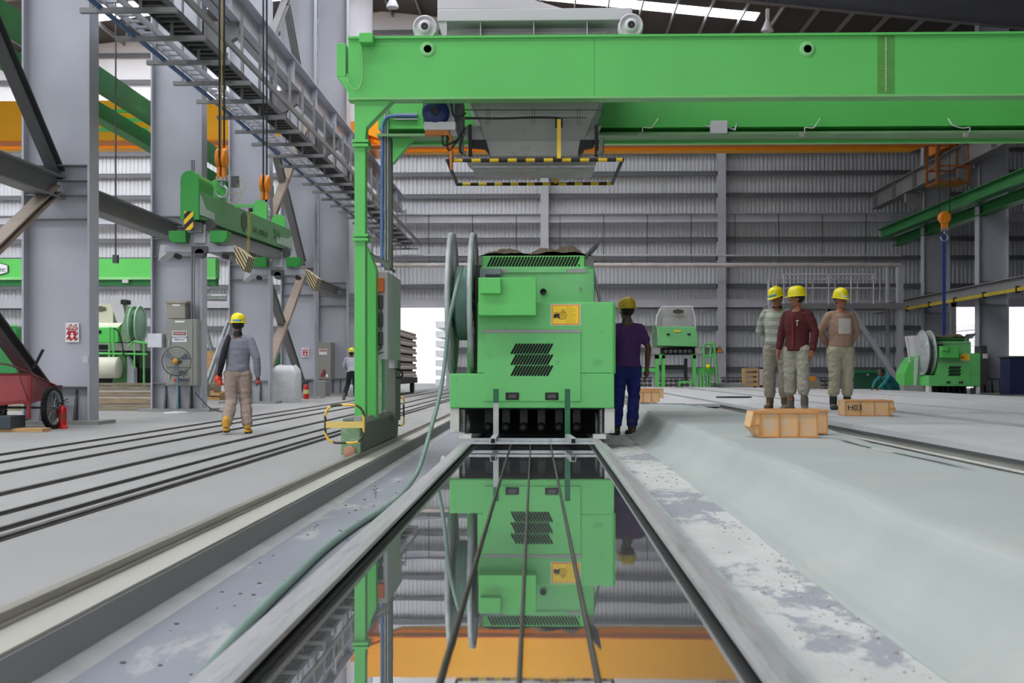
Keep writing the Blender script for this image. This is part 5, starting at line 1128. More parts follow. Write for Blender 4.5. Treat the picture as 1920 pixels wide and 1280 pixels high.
for a, b in ((0, .13), (.8, .95)):
    P_ = []
    y_a = DN+(DF-DN)*a; y_b = DN+(DF-DN)*b; X_ = lambda y: xN1+(xF1-xN1)*(y-DN)/(DF-DN)+.004
    if a == 0: P_ = [(X_(y_a), y_a, zn-.06), (X_(y_a)+.0, y_a+.1, zn-.08), (X_(y_a+.3), y_a+.3, znb+.2), (X_(y_b), y_b, znb+.18), (X_(y_b), y_b, znb+.06), (X_(y_a), y_a, znb+.06)]
    else: P_ = [(X_(y_b+.2), y_b+.25, zn-.15), (X_(y_b), y_b, znb+.25), (X_(y_a), y_a, znb+.2), (X_(y_a), y_a, znb+.06), (X_(y_b+.2), y_b+.25, znb+.06)]
    mb.prism(P_, (.004, 0, 0))
mb.build('wave_marking', mat('wave_pale', (170, 186, 172), .6), lb)
ang = math.atan2(DF-DN, xF1-xN1)
def onside(t, zz): y = DN+(DF-DN)*t; return Vector((xN1+(xF1-xN1)*t+.01, y, zz))
mb = MB(); c = onside(.42, (zn+znb)/2+.02); dv = Vector(((xF1-xN1), DF-DN, 0)).normalized()
mb.prism([c+dv*a*.16+Vector((0, 0, b*.2)) for a, b in ((-1, .5), (0, 1), (1, .5), (1, -.5), (0, -1), (-1, -.5))], (.006, 0, 0)); mb.build('emblem', mat('emblem_grey', (70, 84, 66), .6), lb)
tm = mat('beam_print', (58, 84, 58), .6)
text('2141', onside(.80, (zn+znb)/2+.0), .26, tm, lb, rot=(PI/2, 0, ang)); text('SWL 10000 KG', onside(.6, (zn+znb)/2-.08), .15, tm, lb, rot=(PI/2, 0, ang))
loftq('lower_rail', GREY2, [Vector((xN0+.05, DN+.2, znb-.05)), Vector((xN1-.03, DN+.2, znb-.05)), Vector((xN1-.03, DN+.2, znb-.22)), Vector((xN0+.05, DN+.2, znb-.22))], [Vector((xF0+.05, DF-.1, znb-.05)), Vector((xF1-.03, DF-.1, znb-.05)), Vector((xF1-.03, DF-.1, znb-.22)), Vector((xF0+.05, DF-.1, znb-.22))])
def clamp(D, px, sc, lab, zc):
    r = bpy.data.objects.new('slab_clamp', None); COL.objects.link(r); r.parent = lb; c = W(px, 450, D); c.z = zc; r.location = c-Vector(lb.location)
    q = lambda dx, dz, dy=0: Vector((c.x+dx, D+dy, c.z+dz))
    mb = MB(); mb.bar(q(-.62, 0), q(.62, 0), .11, .1); mb.prism([q(-.3, .05), q(-.12, .3), q(.12, .3), q(.3, .05)], (0, .08, 0)); mb.bar(q(0, .1), q(0, .42), .2, .16); mb.build('cross_arm', GREY, r)
    mb = MB(); mb.lathe([(.08, -.1), (.08, .1)], q(0, -.08), (0, 1, 0), 14); mb.bar(q(-.14, -.02, -.06), q(.14, -.02, -.06), .08, .12); mb.lathe([(.1, -.05), (.1, .05)], q(.16, .42), (0, 1, 0), 14); mb.build('pivot_block', GREY_DK, r)
    for s_ in (-1, 1):
        mb = MB(); x0 = s_*.36-.15; x1 = x0+.3; mb.prism([q(x0, .3, -.2), q(x1, .3, -.2), q(x1, .18, -.2), q(x1-(.06 if s_ > 0 else 0), .10, -.2), q(x0+(.06 if s_ < 0 else 0), .10, -.2), q(x0, .18, -.2)], (0, .3, 0)); mb.build('cover_box', HOUS_SHADE, r, bevel=.005)
        mb = MB(); mb.tube([q(s_*.42, -.12, -.05), q(s_*.42, -.12, .12)], .05, 10); mb.build('roller', BLACK, r)
    mb = MB(); mb.prism([q(-.72, .08), q(-.5, .06), q(-.52, 0), q(-.72, -.16), q(-.76, -.2)], (0, .4, 0)); mb.build('grip_jaw', PALEGREY, r)
    mb = MB(); mb.prism([q(.6, .06, -.1), q(.86, -.14, -.1), q(.78, -.40, -.1), q(.64, -.22, -.1)], (.02, .4, 0)); mb.build('striped_pad', hazard_mat('pad_stripes_'+lab, .05, (.9, .3, .5), (70, 60, 50), (206, 190, 140)), r)
clamp(20.4, 377, 1, 'a', W(377, 467, 20.4).z); clamp(25.0, 522, 1, 'b', W(522, 510, 25.0).z)
mb = MB(); P_ = []
for k in range(120): t = k/119; c = W(468-4*t, 390+100*t, 21.2); P_.append((c.x+.025*math.cos(k*1.2), c.y+.025*math.sin(k*1.2), c.z))
mb.tube(P_, .007, 4); mb.build('coiled_cable', mat('coil_yellow', (180, 170, 60), .5), lb)
mb = MB(); mb.bar(W(440, 386, 21.2), W(475, 386, 21.2), .05); mb.build('arm', GREEN, lb); mb = MB(); mb.pb(466, 390, 472, 396, 21.15, .08); mb.build('cable_outlet', BLACK, lb)
H1 = hook_block('crane_hook', 416, 278, 372, 21.3, 'left of the two orange hooks holding the lifting beam', CZ+9)
H2 = hook_block('crane_hook', 497, 328, 410, 24.2, 'right of the two orange hooks holding the lifting beam', CZ+9)
mb = MB(); mb.tube([W(417, -40, 21.2), W(414, 278, 21.2)], .014, 6); tag(mb.build('signal_cable', mat('cord_ochre', (176, 140, 70), .6)), 'thin ochre cable running up from the left orange hook', 'cable')
mb = MB(); mb.pb(433, 330, 446, 350, 21.3, .1); sb = mb.build('signal_box', GREY_DK); tag(sb, 'small dark box with yellow hose loops beside the left hook', 'box')
mb = MB(); mb.tube(smooth([W(446, 335, 21.3), W(458, 340, 21.3), W(457, 358, 21.3), W(432, 362, 21.3)], 5), .008, 5); mb.tube(smooth([W(444, 345, 21.3), W(452, 365, 21.3), W(438, 383, 21.3), W(428, 372, 21.3)], 5), .008, 5); mb.build('hose_loop', mat('hose_pale', (176, 168, 110), .5), sb)
mb = MB(); mb.tube([W(217, -20, 24), W(217, 480, 24)], .018, 6); mb.box(W(217, 487, 24).x-.05, W(217, 487, 24).x+.05, 23.95, 24.05, W(217, 493, 24).z, W(217, 478, 24).z); tag(mb.build('pendant_cable', GREY_DK), 'long thin pendant cable hanging between the first and second columns', 'cable')
# ================================================================== TRAILER WITH SLABS
tl = empty('slab_trailer', (-5.6, 45, 0), 'dark trailer under the stack of concrete slabs by the bright doorway', 'trailer')
xR = W(738, 700, 42).x; xE = xR
mb = MB(); mb.box(xR-1.25, xR+.02, 40.9, 49.9, .42, .66); mb.build('trailer_bed', BLACK, tl)
for y in (41.5, 48.9):
    for x in (xR-1.1, xR-.1): mb = MB(); mb.lathe([(.21, -.08), (.24, -.05), (.24, .05), (.21, .08)], (x, y, .24), (1, 0, 0), 20); mb.build('wheel', GREY_DK, tl); mb = MB(); mb.box(x-.03, x+.03, y-.1, y+.1, .24, .5); mb.build('fork', GREY_DK, tl)
HC = mat('hollow_core', (196, 182, 178), .8, var=.06, scale=2)
for k in range(6):
    z0 = .67+k*.315; r = empty('hollow_slab', (xR-.6, 45, z0), ('lowest', 'second from the bottom', 'third from the bottom', 'fourth from the bottom', 'second from the top', 'topmost')[k]+' hollow concrete slab of the stack by the bright doorway', 'concrete slab', 'hollow slabs stacked on the trailer')
    mb = MB(); mb.prism([(xR-1.2, 41, z0), (xR, 41, z0), (xR, 41, z0+.09), (xR-.05, 41, z0+.13), (xR-.02, 41, z0+.24), (xR-1.18, 41, z0+.24), (xR-1.15, 41, z0+.13), (xR-1.2, 41, z0+.09)], (0, 8.8, 0)); mb.build('slab_body', HC, r)
    for j in range(5):
        mb = MB(); mb.lathe([(.075, 0), (.075, .01), (0, .01)], (xR-1.08+j*.24, 40.994, z0+.12), (0, 1, 0), 14); mb.build('core_hole', BLACK2, r)
    mb = MB(); 
    if k < 5: mb.box(xR-1.15, xR-.05, 42, 42.1, z0+.24, z0+.315); mb.box(xR-1.15, xR-.05, 48.6, 48.7, z0+.24, z0+.315); mb.build('spacer', WOOD_G, r)
# slabs far out in the yard, near-white colour standing in for sunlight
for k in range(7):
    c = W(834, 735, 75); mb = MB(); mb.box(c.x-.6, c.x+.9, 75, 83, .0+k*.62, .4+k*.62); tag(mb.build('yard_slab', mat('yard_slab%d' % k, (252, 252, 252), .8)), 'near-white concrete slab in the stack seen outside through the left doorway', 'concrete slab', 'yard slabs outside the left doorway')
for k in range(8):
    c = W(1890, 735, 70); mb = MB(); mb.box(c.x-.9, c.x-.1, 70, 78, 0+k*.5, .34+k*.5); tag(mb.build('yard_slab', mat('yard_slabr%d' % k, (252, 246, 244), .8)), 'near-white concrete slab in the stack seen outside through the right doorway', 'concrete slab', 'yard slabs outside the right doorway')
# ================================================================== BACKGROUND RIGHT OF THE MACHINE
RM = dup(MACH, label='small distant green casting machine with cable reel at the far right')
RM.location = (W(1790, 740, 40).x, 40, .08)
mb = MB(); mb.prism([W(1711, 629, 41), W(1738, 628, 41), W(1738, 652, 41), W(1724, 668, 41), W(1718, 668, 41)], (0, .9, 0)); mb.build('feed_hopper', PALEGREY, RM)
mb = MB(); mb.prism([W(1696, 722, 40.9), W(1696, 700, 40.9), W(1704, 682, 40.9), W(1718, 668, 40.9), W(1738, 660, 40.9), W(1738, 722, 40.9)], (0, 1.0, 0)); mb.build('curved_hood', GREEN, RM)
mb = MB(); mb.prism([W(1714, 722, 40.85), W(1715, 672, 40.85), W(1722, 668, 40.85), W(1719, 722, 40.85)], (0, .1, 0)); mb.build('pale_strip', PALEGREY, RM); mb = MB(); mb.pb(1695, 722, 1748, 735, 40.7, .9); mb.build('side_skirt', HOPPER, RM)
mb = MB(); mb.tube([W(1700, 633, 40.9), W(1706, 678, 40.9)], .035, 6); mb.build('rod', PALEGREY, RM)
# elevated machine
em = empty('slab_machine', W(1265, 725, 45), 'green casting machine with grey hopper raised on a green stand near the back wall', 'machine')
M_ = lambda n, m, a, b, c_, d, D=45, dep=2.0, **k: gbox(n, m, D, dep, a, b, c_, d, k.pop('par', em), **k)
mb = MB(); mb.prism([W(1234, 612, 45), W(1304, 612, 45), W(1309, 630, 45), W(1309, 650, 45), W(1234, 648, 45)], (0, 2, 0)); hd = mb.build('front_hood', GREEN_DUSTY, em, bevel=.03)
M_('sign_plate', SIGN_Y, 1264, 1277, 619, 622, 44.97, .05, par=hd)
for a in (1250, 1289): M_('handle_pocket', BLACK2, a, a+6, 625, 628, 44.97, .05, par=hd)
mb = MB(); mb.prism([W(1241, 575, 45.5), W(1298, 575, 45.5), W(1298, 612, 45.2), W(1242, 612, 45.2)], (0, 1.5, 0)); hh = mb.build('hopper', HOPPER, em)
c = W(1270.5, 584.5, 45.4); mb = MB(); mb.prism(hexpts(c.x, 45.12, c.z, .2, .1), (0, .05, 0)); mb.build('emblem', mat('emblem_dark', (72, 68, 50), .5), hh)
for P_ in (((1241, 576), (1232, 592), (1230, 610)), ((1298, 576), (1303, 592), (1305, 622)), ((1241, 575), (1300, 575))): mb = MB(); mb.tube([W(a, b, 45.1) for a, b in P_], .035, 6); mb.build('hopper_frame', PALEGREY, em)
mb = MB(); c = W(1229, 632, 45.6); mb.lathe([(.5, -.03), (.56, -.03), (.56, .03), (.5, .03), (.5, -.03)], c, (1, .1, 0), 28); mb.lathe([(0, -.01), (.5, -.01), (.5, .01), (0, .01)], c, (1, .1, 0), 28); mb.build('cable_reel', GREEN_SPRAY, em)
M_('under_body', BLACK2, 1244, 1306, 651, 664, 45.2, 1.4)
for i in range(6): mb = MB(); c = W(1249+i*9, 659, 45.1); mb.lathe([(0, -.05), (.08, -.04), (.08, .3)], c, (0, 1, 0), 12); mb.build('auger', GREY_DK, em)
for a in (1224, 1304): M_('wheel_box', HOPPER, a, a+14, 652, 663, 45, .6)
st = empty('machine_stand', W(1268, 727, 45), 'green steel stand under the raised machine near the back wall', 'stand')
S_ = lambda n, m, a, b, c_, d, D=45, dep=.3, **k: gbox(n, m, D, dep, a, b, c_, d, k.pop('par', st), **k)
for a, b in ((1229, 1236), (1241, 1247), (1299, 1305)): S_('leg', GREEN, a, b, 665, 728)
S_('cap', GREEN, 1229, 1247, 664, 672); S_('cap', GREEN, 1297, 1306, 664, 672); S_('side_beam', GREEN, 1195, 1229, 690, 697, 45.2); S_('side_beam', GREEN, 1305, 1340, 690, 699, 45.2)
S_('dark_post', BLACK, 1284, 1289, 672, 712, 45.3); S_('dark_beam', STEEL_DARK, 1236, 1289, 684, 693, 45.4); S_('low_table', GREEN, 1273, 1300, 714, 718, 44.9); S_('low_table_leg', GREEN, 1273, 1275, 718, 728, 44.9)
for py in (703, 711, 720): S_('step', GREEN, 1311, 1338, py, py+2, 44.9)
for a in (1312, 1330, 1318, 1325): S_('step_post', GREEN, a, a+2, 699, 727, 44.8)
mb = MB()
for P_ in (((1320, 646), (1320, 690)), ((1320, 646), (1339, 643)), ((1339, 643), (1346, 720)), ((1339, 643), (1343, 690)), ((1333, 645), (1331, 690)), ((1320, 668), (1341, 666))): mb.tube([W(a, b, 44.9) for a, b in P_], .04, 6)
mb.build('stair_rail', GREEN, st)
c = W(1328, 687, 44.8); mb = MB(); mb.ell((c.x, 44.8, c.z), (.09, .11, .09), 14, 8); tag(mb.build('hard_hat', HELMET), 'yellow hard hat resting on the green stand near the back wall', 'helmet')
# warning triangle on the wall post
c = W(1350, 656, 57.7); r = empty('warning_triangle', c, 'orange warning triangle on the post near the back wall', 'sign')
mb = MB(); mb.prism([(c.x-.19, 57.84, c.z-.13), (c.x+.19, 57.84, c.z-.13), (c.x, 57.84, c.z+.2)], (0, .04, 0)); mb.build('black_border', SIGN_K, r)
mb = MB(); mb.prism([(c.x-.15, 57.83, c.z-.11), (c.x+.15, 57.83, c.z-.11), (c.x, 57.83, c.z+.15)], (0, .02, 0)); mb.build('orange_face', mat('triangle_orange', (250, 160, 40), .5, var=.01), r); mb = MB(); mb.box(c.x-.012, c.x+.012, 57.82, 57.84, c.z-.03, c.z+.07); mb.box(c.x-.012, c.x+.012, 57.82, 57.84, c.z-.08, c.z-.055); mb.build('exclamation_mark', SIGN_K, r)
# pallets
def crate_slat(px0, px1, py0, py1, D, lab):
    a, b = W(px0, py1, D), W(px1, py0, D); r = empty('slatted_crate', ((a.x+b.x)/2, D, .08), lab, 'crate'); h = b.z-.08
    for x in (a.x, b.x-.06): mb = MB(); mb.box(x, x+.06, D, D+.8, .08, b.z); mb.build('post', WOOD, r)
    for k in range(5): mb = MB(); z_ = .12+(h-.16)*k/4.2; mb.box(a.x+.06, b.x-.06, D+.01, D+.03, z_, z_+h*.13); mb.build('slat', WOOD, r)
    mb = MB(); mb.box(a.x, b.x, D, D+.8, b.z-.04, b.z); mb.build('lid', WOOD_G, r)
crate_slat(1397, 1422, 688, 727, 47, 'pale slatted wooden crate left of the three workers'); crate_slat(1431, 1441, 690, 727, 47, 'narrow slatted wooden crate right of the larger one')
mb = MB(); mb.pb(1423, 692, 1430, 722, 47.1, .4); tag(mb.build('grey_case', PALEGREY), 'small pale grey case between the two slatted crates', 'case')
for k, (a, b, c_, d, D, m, nm, lab, cat) in enumerate((
    (1336, 1396, 718, 735.3, 46, CONC_DK, 'concrete_kerb', 'low concrete kerb before the slatted crates', 'kerb'), (1504, 1530, 706, 714, 48, mat('orange_thing', (232, 140, 30), .5), 'orange_box', 'orange box behind the worker in the dark red shirt', 'box'),
    (1500, 1540, 714, 734.1, 47.5, WOOD_G, 'timber_bundle', 'grey-brown timber bundle between the standing workers', 'timber'), (1598, 1661, 698, 736, 38, mat('bin_green', (18, 66, 46), .5), 'storage_chest', 'dark green storage chest right of the third worker', 'chest'),
    (1838, 1851, 648, 722, 44.9, GREY_DK, 'electrical_cabinet', 'dim grey cabinet on the column behind the far right machine', 'cabinet'), (1893, 1960, 670, 742, 42, mat('navy_panel', (36, 44, 82), .6), 'navy_container', 'dark navy container in the bright doorway at the right edge', 'container'))):
    o = gbox(nm, m, D, .9 if nm != 'electrical_cabinet' else .62, a, b, c_, d, None, bevel=.02)
    tag(o, lab, cat)
    if nm == 'storage_chest': gbox('lid', GREEN_DEEP, 37.95, 1.0, 1597, 1662, 694, 699, o); gbox('latch', GALV, 37.93, .05, 1626, 1629, 700, 704, o)
    if nm == 'navy_container': gbox('top_rim', GREY_DK, 41.95, 1.0, 1891, 1962, 667, 670, o)
    if nm == 'electrical_cabinet': gbox('danger_sign', SIGN_W, 44.85, .03, 1843, 1852, 663, 672, o)
# racks of dark spacers along the wall foot
rk = None; n_ = 0
for (a, b, py), where in zip(((1200, 1226, 706), (1240, 1268, 712), (1270, 1296, 712), (1356, 1394, 711), (1538, 1572, 710)), ('just left of the raised green machine', 'under the raised green machine, between its left legs', 'under the right half of the raised green machine', 'between the wall post and the slatted crate', 'behind the gap between the red-shirted and tan-topped workers')):
    for px in range(a, b, 9):
        p = W(px, py, 50); 
        if rk is None:
            mb = MB()
            for z_ in range(3): mb.lathe([(.07, 0), (.1, .05), (.1, .09), (.05, .14)], (p.x, 50, .09+z_*.17), (0, 0, 1), 10)
            mb.box(p.x-.11, p.x+.11, 49.9, 50.1, .6, .66); rk = tag(mb.build('end_stop', GREY_DK), 'dark stacked end stop '+where, 'end stop', 'end stops '+where); dz = rk.location.x-p.x
        else: c = rk.copy(); COL.objects.link(c); c.location.x = p.x+dz; tag(c, 'dark stacked end stop '+where, 'end stop', 'end stops '+where)
# platform with railings
pf = empty('access_platform', W(1570, 575, 50), 'grey raised access platform with railings on the right of the back wall', 'platform')
P = lambda a, b, D=50: W(a, b, D)
mb = MB(); mb.pb(1455, 568, 1700, 575, 50, 3); mb.pb(1455, 575, 1700, 578, 50, .2); mb.build('deck', GREY2, pf)
mb = MB()
for D_, x0, x1, yt in ((50, 1470, 1640, 514), (53, 1440, 1690, 524)):
    t_ = (yt, 540)
    for py in t_: mb.tube([P(x0, py, D_), P(x1, py, D_)], .035, 6)
    for px in list(range(x0, x1+1, 42)): mb.tube([P(px, yt, D_), P(px, 570, D_)], .03, 6)
mb.build('railing', PALEGREY, pf)
mb = MB()
for px in (1442, 1450, 1456): mb.tube([P(px, 516, 49.8), P(px, 640, 49.8)], .03, 6)
for py in range(520, 640, 14): mb.tube([P(1442, py, 49.8), P(1456, py, 49.8)], .02, 5)
mb.build('ladder', PALEGREY, pf)
mb = MB()
for a, b in (((1556, 574), (1500, 690)), ((1590, 574), (1682, 712)), ((1556, 580), (1545, 600))): mb.bar(P(*a, 50.3), P(*b, 50.3), .26, .2)
mb.build('diagonal_strut', GREY, pf)
mb = MB(); mb.pb(1684, 500, 1694, 727, 50.2, .3); mb.pb(1664, 500, 1668, 727, 52, .3); mb.build('support_post', GREY, pf)
# ================================================================== PEOPLE
def V3(*a): return Vector(a)
def limb(mb, pts, rad, n=12, flat=0):
    """tapered limb through points with elliptical sections and rounded ends"""
    P = [Vector(p) for p in pts]; k = len(P)
    a = (P[0]-P[1]).normalized(); b = (P[-1]-P[-2]).normalized()
    r0 = rad[0] if not isinstance(rad[0], tuple) else rad[0][0]; r1 = rad[-1] if not isinstance(rad[-1], tuple) else rad[-1][0]
    P = [P[0]+a*r0*(.8 if not flat else .06)]+P+[P[-1]+b*r1*(.8 if flat != 2 else .06)]; R = [rad[0]*.45 if not isinstance(rad[0], tuple) else tuple(x*.45 for x in rad[0])]+list(rad)+[rad[-1]*.45 if not isinstance(rad[-1], tuple) else tuple(x*.45 for x in rad[-1])]
    if flat: R[0] = tuple(x*.93 for x in (rad[0] if isinstance(rad[0], tuple) else (rad[0],)*2))
    v = []
    for i, p in enumerate(P):
        d = (P[min(i+1, len(P)-1)]-P[max(i-1, 0)]).normalized(); u = Vector((1, 0, 0))
        u = (u-d*u.dot(d)); u = u.normalized() if u.length > .15 else d.orthogonal().normalized(); q = d.cross(u)
        rr = R[i] if isinstance(R[i], tuple) else (R[i], R[i])
        for j in range(n): t = 2*PI*j/n; v.append(p+u*math.cos(t)*rr[0]+q*math.sin(t)*rr[1])
    f = [(i*n+j, i*n+(j+1) % n, (i+1)*n+(j+1) % n, (i+1)*n+j) for i in range(len(P)-1) for j in range(n)]+[tuple(range(n))[::-1], tuple(range((len(P)-1)*n, len(P)*n))]
    mb.add(v, f, True)
def fuse(mb, name, material, parent, vox=.009, smooth_=6, wr=0, wscale=.08):
    o = mb.build(name+'_raw', material, None, local=True); COL.objects.unlink(o)
    m = o.modifiers.new('r', 'REMESH'); m.mode = 'VOXEL'; m.voxel_size = vox
    s = o.modifiers.new('s', 'SMOOTH'); s.iterations = smooth_; s.factor = .5
    me = evalmesh(o); me.name = name
    if wr:
        nv = len(me.vertices); co = [0.0]*(3*nv); no = [0.0]*(3*nv); me.vertices.foreach_get('co', co); me.vertices.foreach_get('normal', no)
        for i in range(nv):
            c = co[3*i:3*i+3]; c = Vector(c); n = NZ.noise(Vector((c.x/wscale*.7, c.y/wscale*.7, c.z/wscale*1.5)))+.6*NZ.noise(Vector((c.x/wscale*2, c.y/wscale*2+9, (c.z+c.x*.8)/wscale*2.4)))
            co[3*i] += no[3*i]*n*wr; co[3*i+1] += no[3*i+1]*n*wr; co[3*i+2] += no[3*i+2]*n*wr
        me.vertices.foreach_set('co', co)
    for p in me.polygons: p.use_smooth = True
    q = bpy.data.objects.new(name, me); COL.objects.link(q); q.parent = parent; return q
def person(loc, face, H, label, shirt, pants, shoe, helmet, pose, skin=SKIN, sleeve=1.0, head=(0, 0, 0), shirt_hem=.90, bulky=1.0, collar=None, boot_h=.10, stripes=None):
    """local frame: +Y is the way the person faces, X their right; metres for a 1.70 m body, scaled to H"""
    r = empty('person', loc, label, 'person'); r.rotation_euler = (0, 0, face); r.scale = (H/1.7,)*3
    P = dict(hipR=V3(.095, 0, .90), hipL=V3(-.095, 0, .90), kneeR=V3(.10, .02, .48), kneeL=V3(-.10, .02, .48), ankR=V3(.105, -.02, .09), ankL=V3(-.105, -.02, .09),
             shR=V3(.168, -.01, 1.375), shL=V3(-.168, -.01, 1.375), elR=V3(.235, -.02, 1.10), elL=V3(-.235, -.02, 1.10), wrR=V3(.24, .05, .86), wrL=V3(-.24, .05, .86), neck=V3(0, -.01, 1.46), headc=V3(0, .02, 1.585), chest=V3(0, 0, 1.25), waist=V3(0, 0, 1.03), toeR=V3(.13, .13, .035), toeL=V3(-.13, .13, .035))
    P.update({k: V3(*v) for k, v in pose.items()})
    body = MB()
    def torso(mb, g):
        for t, (rx, ry) in ((0, (.155, .105)),): pass
        c0 = (P['hipR']+P['hipL'])/2
        limb(mb, [c0+V3(0, 0, .02), P['waist'], P['chest'], (P['shR']+P['shL'])/2+V3(0, 0, -.02), P['neck']-V3(0, 0, .03)], [(.155+g, .115+g), (.14+g, .105+g), (.168+g, .118+g), (.15+g, .098+g), (.075+g, .07+g)], 18)
        limb(mb, [P['shR'], P['neck']-V3(0, 0, .06), P['shL']], [.045+g, .055+g, .045+g])
    torso(body, 0)
    limb(body, [P['neck']-V3(0, 0, .05), P['neck']+(P['headc']-P['neck'])*.6], [.058, .052])
    for s in 'RL':
        limb(body, [P['hip'+s], (P['hip'+s]*.4+P['knee'+s]*.6), P['knee'+s], P['knee'+s]*.65+P['ank'+s]*.35, P['ank'+s]], [.088, .068, .054, .056, .037])
        limb(body, [P['sh'+s], P['sh'+s]*.5+P['el'+s]*.5, P['el'+s], P['el'+s]*.6+P['wr'+s]*.4, P['wr'+s]], [.048, .048, .038, .040, .027])
        limb(body, [P['ank'+s]-V3(0, .03, .03), P['toe'+s]-V3(0, .02, 0)], [(.038, .04), (.042, .03)])
    # head
    rot = Matrix.Rotation(head[2], 3, 'Z')@Matrix.Rotation(head[0], 3, 'X')@Matrix.Rotation(head[1], 3, 'Y'); hc = P['headc']
    h = lambda x, y, z: hc+rot@V3(x, y, z)
    body.ell(h(0, -.012, .025), (.076, .094, .092), 16, 12, rot); body.ell(h(0, .02, -.04), (.058, .068, .075), 14, 10, rot); body.ell(h(0, .055, -.085), (.03, .03, .024), 10, 8, rot)
    limb(body, [h(0, .082, .015), h(0, .104, -.018)], [.009, .014], 8); body.ell(h(0, .083, -.055), (.026, .014, .011), 10, 6, rot)
    for s in (-1, 1): body.ell(h(s*.078, -.005, -.005), (.012, .02, .032), 8, 6, rot); body.ell(h(s*.034, .075, -.012), (.018, .016, .016), 8, 6, rot)
    # hands
    for s, sg in (('R', 1), ('L', -1)):
        wv = P['wr'+s]; d = (wv-P['el'+s]).normalized(); side = V3(0, 1, 0) if abs(d.y) < .8 else V3(0, 0, 1)
        side = (side-d*side.dot(d)).normalized(); pn = d.cross(side)*sg
        c = wv+d*.045; limb(body, [wv+d*.005, c, wv+d*.085], [.026, .033, .034], 10)
        for k, (o_, ln) in enumerate(((-.030, .058), (-.010, .070), (.010, .074), (.030, .066))):
            b0 = wv+d*.088+side*o_; b1 = b0+d*ln*.5-pn*.006; b2 = b1+d*ln*.38-pn*.022; limb(body, [b0, b1, b2], [.0105, .0095, .008], 8)
        t0 = wv+d*.03+side*.028; limb(body, [t0, t0+d*.03+side*.022-pn*.01, t0+d*.062+side*.024-pn*.02], [.013, .0115, .009], 8)
    fuse(body, 'body', skin, r, .0075, 3)
    # shirt
    mb = MB(); c0 = (P['hipR']+P['hipL'])/2; g = .018*bulky
    hem = Vector((c0.x, c0.y, shirt_hem))
    limb(mb, [hem+V3(0, 0, .02), P['waist'], P['chest'], (P['shR']+P['shL'])/2+V3(0, 0, -.015), P['neck']-V3(0, 0, .045)], [(.158+g, .122+g), (.150+g, .115+g), (.17+g, .122+g), (.150+g, .10+g), (.068+g*.5, .062+g*.5)], 20, 2)
    limb(mb, [P['shR']-V3(0, 0, .008), P['neck']-V3(0, 0, .072), P['shL']-V3(0, 0, .008)], [.052+g*.5, .058+g*.5, .052+g*.5], 14)
    for s in 'RL':
        pts = [P['sh'+s], P['sh'+s]*.5+P['el'+s]*.5, P['el'+s], P['el'+s]*.5+P['wr'+s]*.5, P['wr'+s]-(P['wr'+s]-P['el'+s]).normalized()*.01]; rr = [.056+g*.4, .056+g*.5, .049+g*.5, .045+g*.5, .037+g*.4]
        if sleeve < .6: pts = pts[:2]+[P['sh'+s]*.35+P['el'+s]*.65]; rr = rr[:2]+[.06+g*.5]
        limb(mb, pts, rr, 14)
    fuse(mb, 'shirt', shirt, r, .0095, 4, .007, .09)
    if collar: mb = MB(); cc = P['neck']; mb.lathe([(.066, -.06), (.07, -.02), (.062, .02), (.055, .03)], cc+V3(0, .005, 0), (P['headc']-P['neck']), 18); mb.build('neck_scarf', collar, r, local=True)
    # trousers
    mb = MB(); limb(mb, [c0+V3(0, 0, .09), c0+V3(0, 0, .0), c0-V3(0, 0, .05)], [(.152, .118), (.166, .13), (.15, .12)], 20)
    for s in 'RL':
        k_, a_, h_ = P['knee'+s], P['ank'+s], P['hip'+s]
        limb(mb, [h_-V3(0, 0, .02), h_*.5+k_*.5, k_, k_*.5+a_*.5, a_*.92+k_*.08+V3(0, 0, boot_h-.09)], [.105*bulky, .092*bulky, .078*bulky, .078*bulky, .07*bulky], 14)
    fuse(mb, 'trousers', pants, r, .0095, 4, .010, .08)
    for s in 'RL':
        mb = MB(); a_, t_ = P['ank'+s], P['toe'+s]; dr = V3(t_.x-a_.x, t_.y-a_.y, 0).normalized(); b_ = a_.z-.09
        limb(mb, [a_+V3(0, 0, .10), a_+V3(0, 0, -.01)], [.056, .054], 12); limb(mb, [Vector((a_.x, a_.y, a_.z-.052))-dr*.03, Vector((t_.x, t_.y, a_.z-.055))-dr*.03, Vector((t_.x, t_.y, a_.z-.06))], [(.046, .045), (.05, .038), (.044, .03)], 12)
        fuse(mb, 'boot', shoe, r, .009, 3)
        mb = MB(); pr_ = []
        for k in range(16):
            t = 2*PI*k/16; q = a_+dr*(.085 if True else 0); pr_.append(Vector((a_.x, a_.y, a_.z-.088))+dr*(.055+.125*math.cos(t))+dr.cross(V3(0, 0, 1))*(.047*math.sin(t)))
        mb.prism(pr_, (0, 0, .022)); mb.build('sole', BLACK, r, local=True)
    mb = MB(); mb.ell(h(0, -.022, .03), (.084, .094, .098), 16, 10, rot); q = [v for v in mb.v]; o = mb.build('hair', HAIR, r, local=True)
    for v in o.data.vertices:
        l = rot.inverted()@(v.co-hc)
        if l.y > .035: l.y = .035
        if l.z < -.06: l.z = -.06
        v.co = hc+rot@l
    if helmet:
        mb = MB(); n = 28; rows = [(1.0, 0), (1.0, .03), (.97, .06), (.88, .092), (.70, .118), (.42, .135), (.0, .142)]; vs = []
        for rr, zz in rows:
            for j in range(n):
                a = 2*PI*j/n; rx, ry = .106*rr, .128*rr; ridge = .006 if (abs(math.cos(a)) < .35 and zz > .05) else 0
                vs.append(h(rx*math.cos(a), ry*math.sin(a)-.005, .045+zz+ridge))
        mb.add(vs, [(i*n+j, i*n+(j+1) % n, (i+1)*n+(j+1) % n, (i+1)*n+j) for i in range(len(rows)-1) for j in range(n)], True)
        vs = []
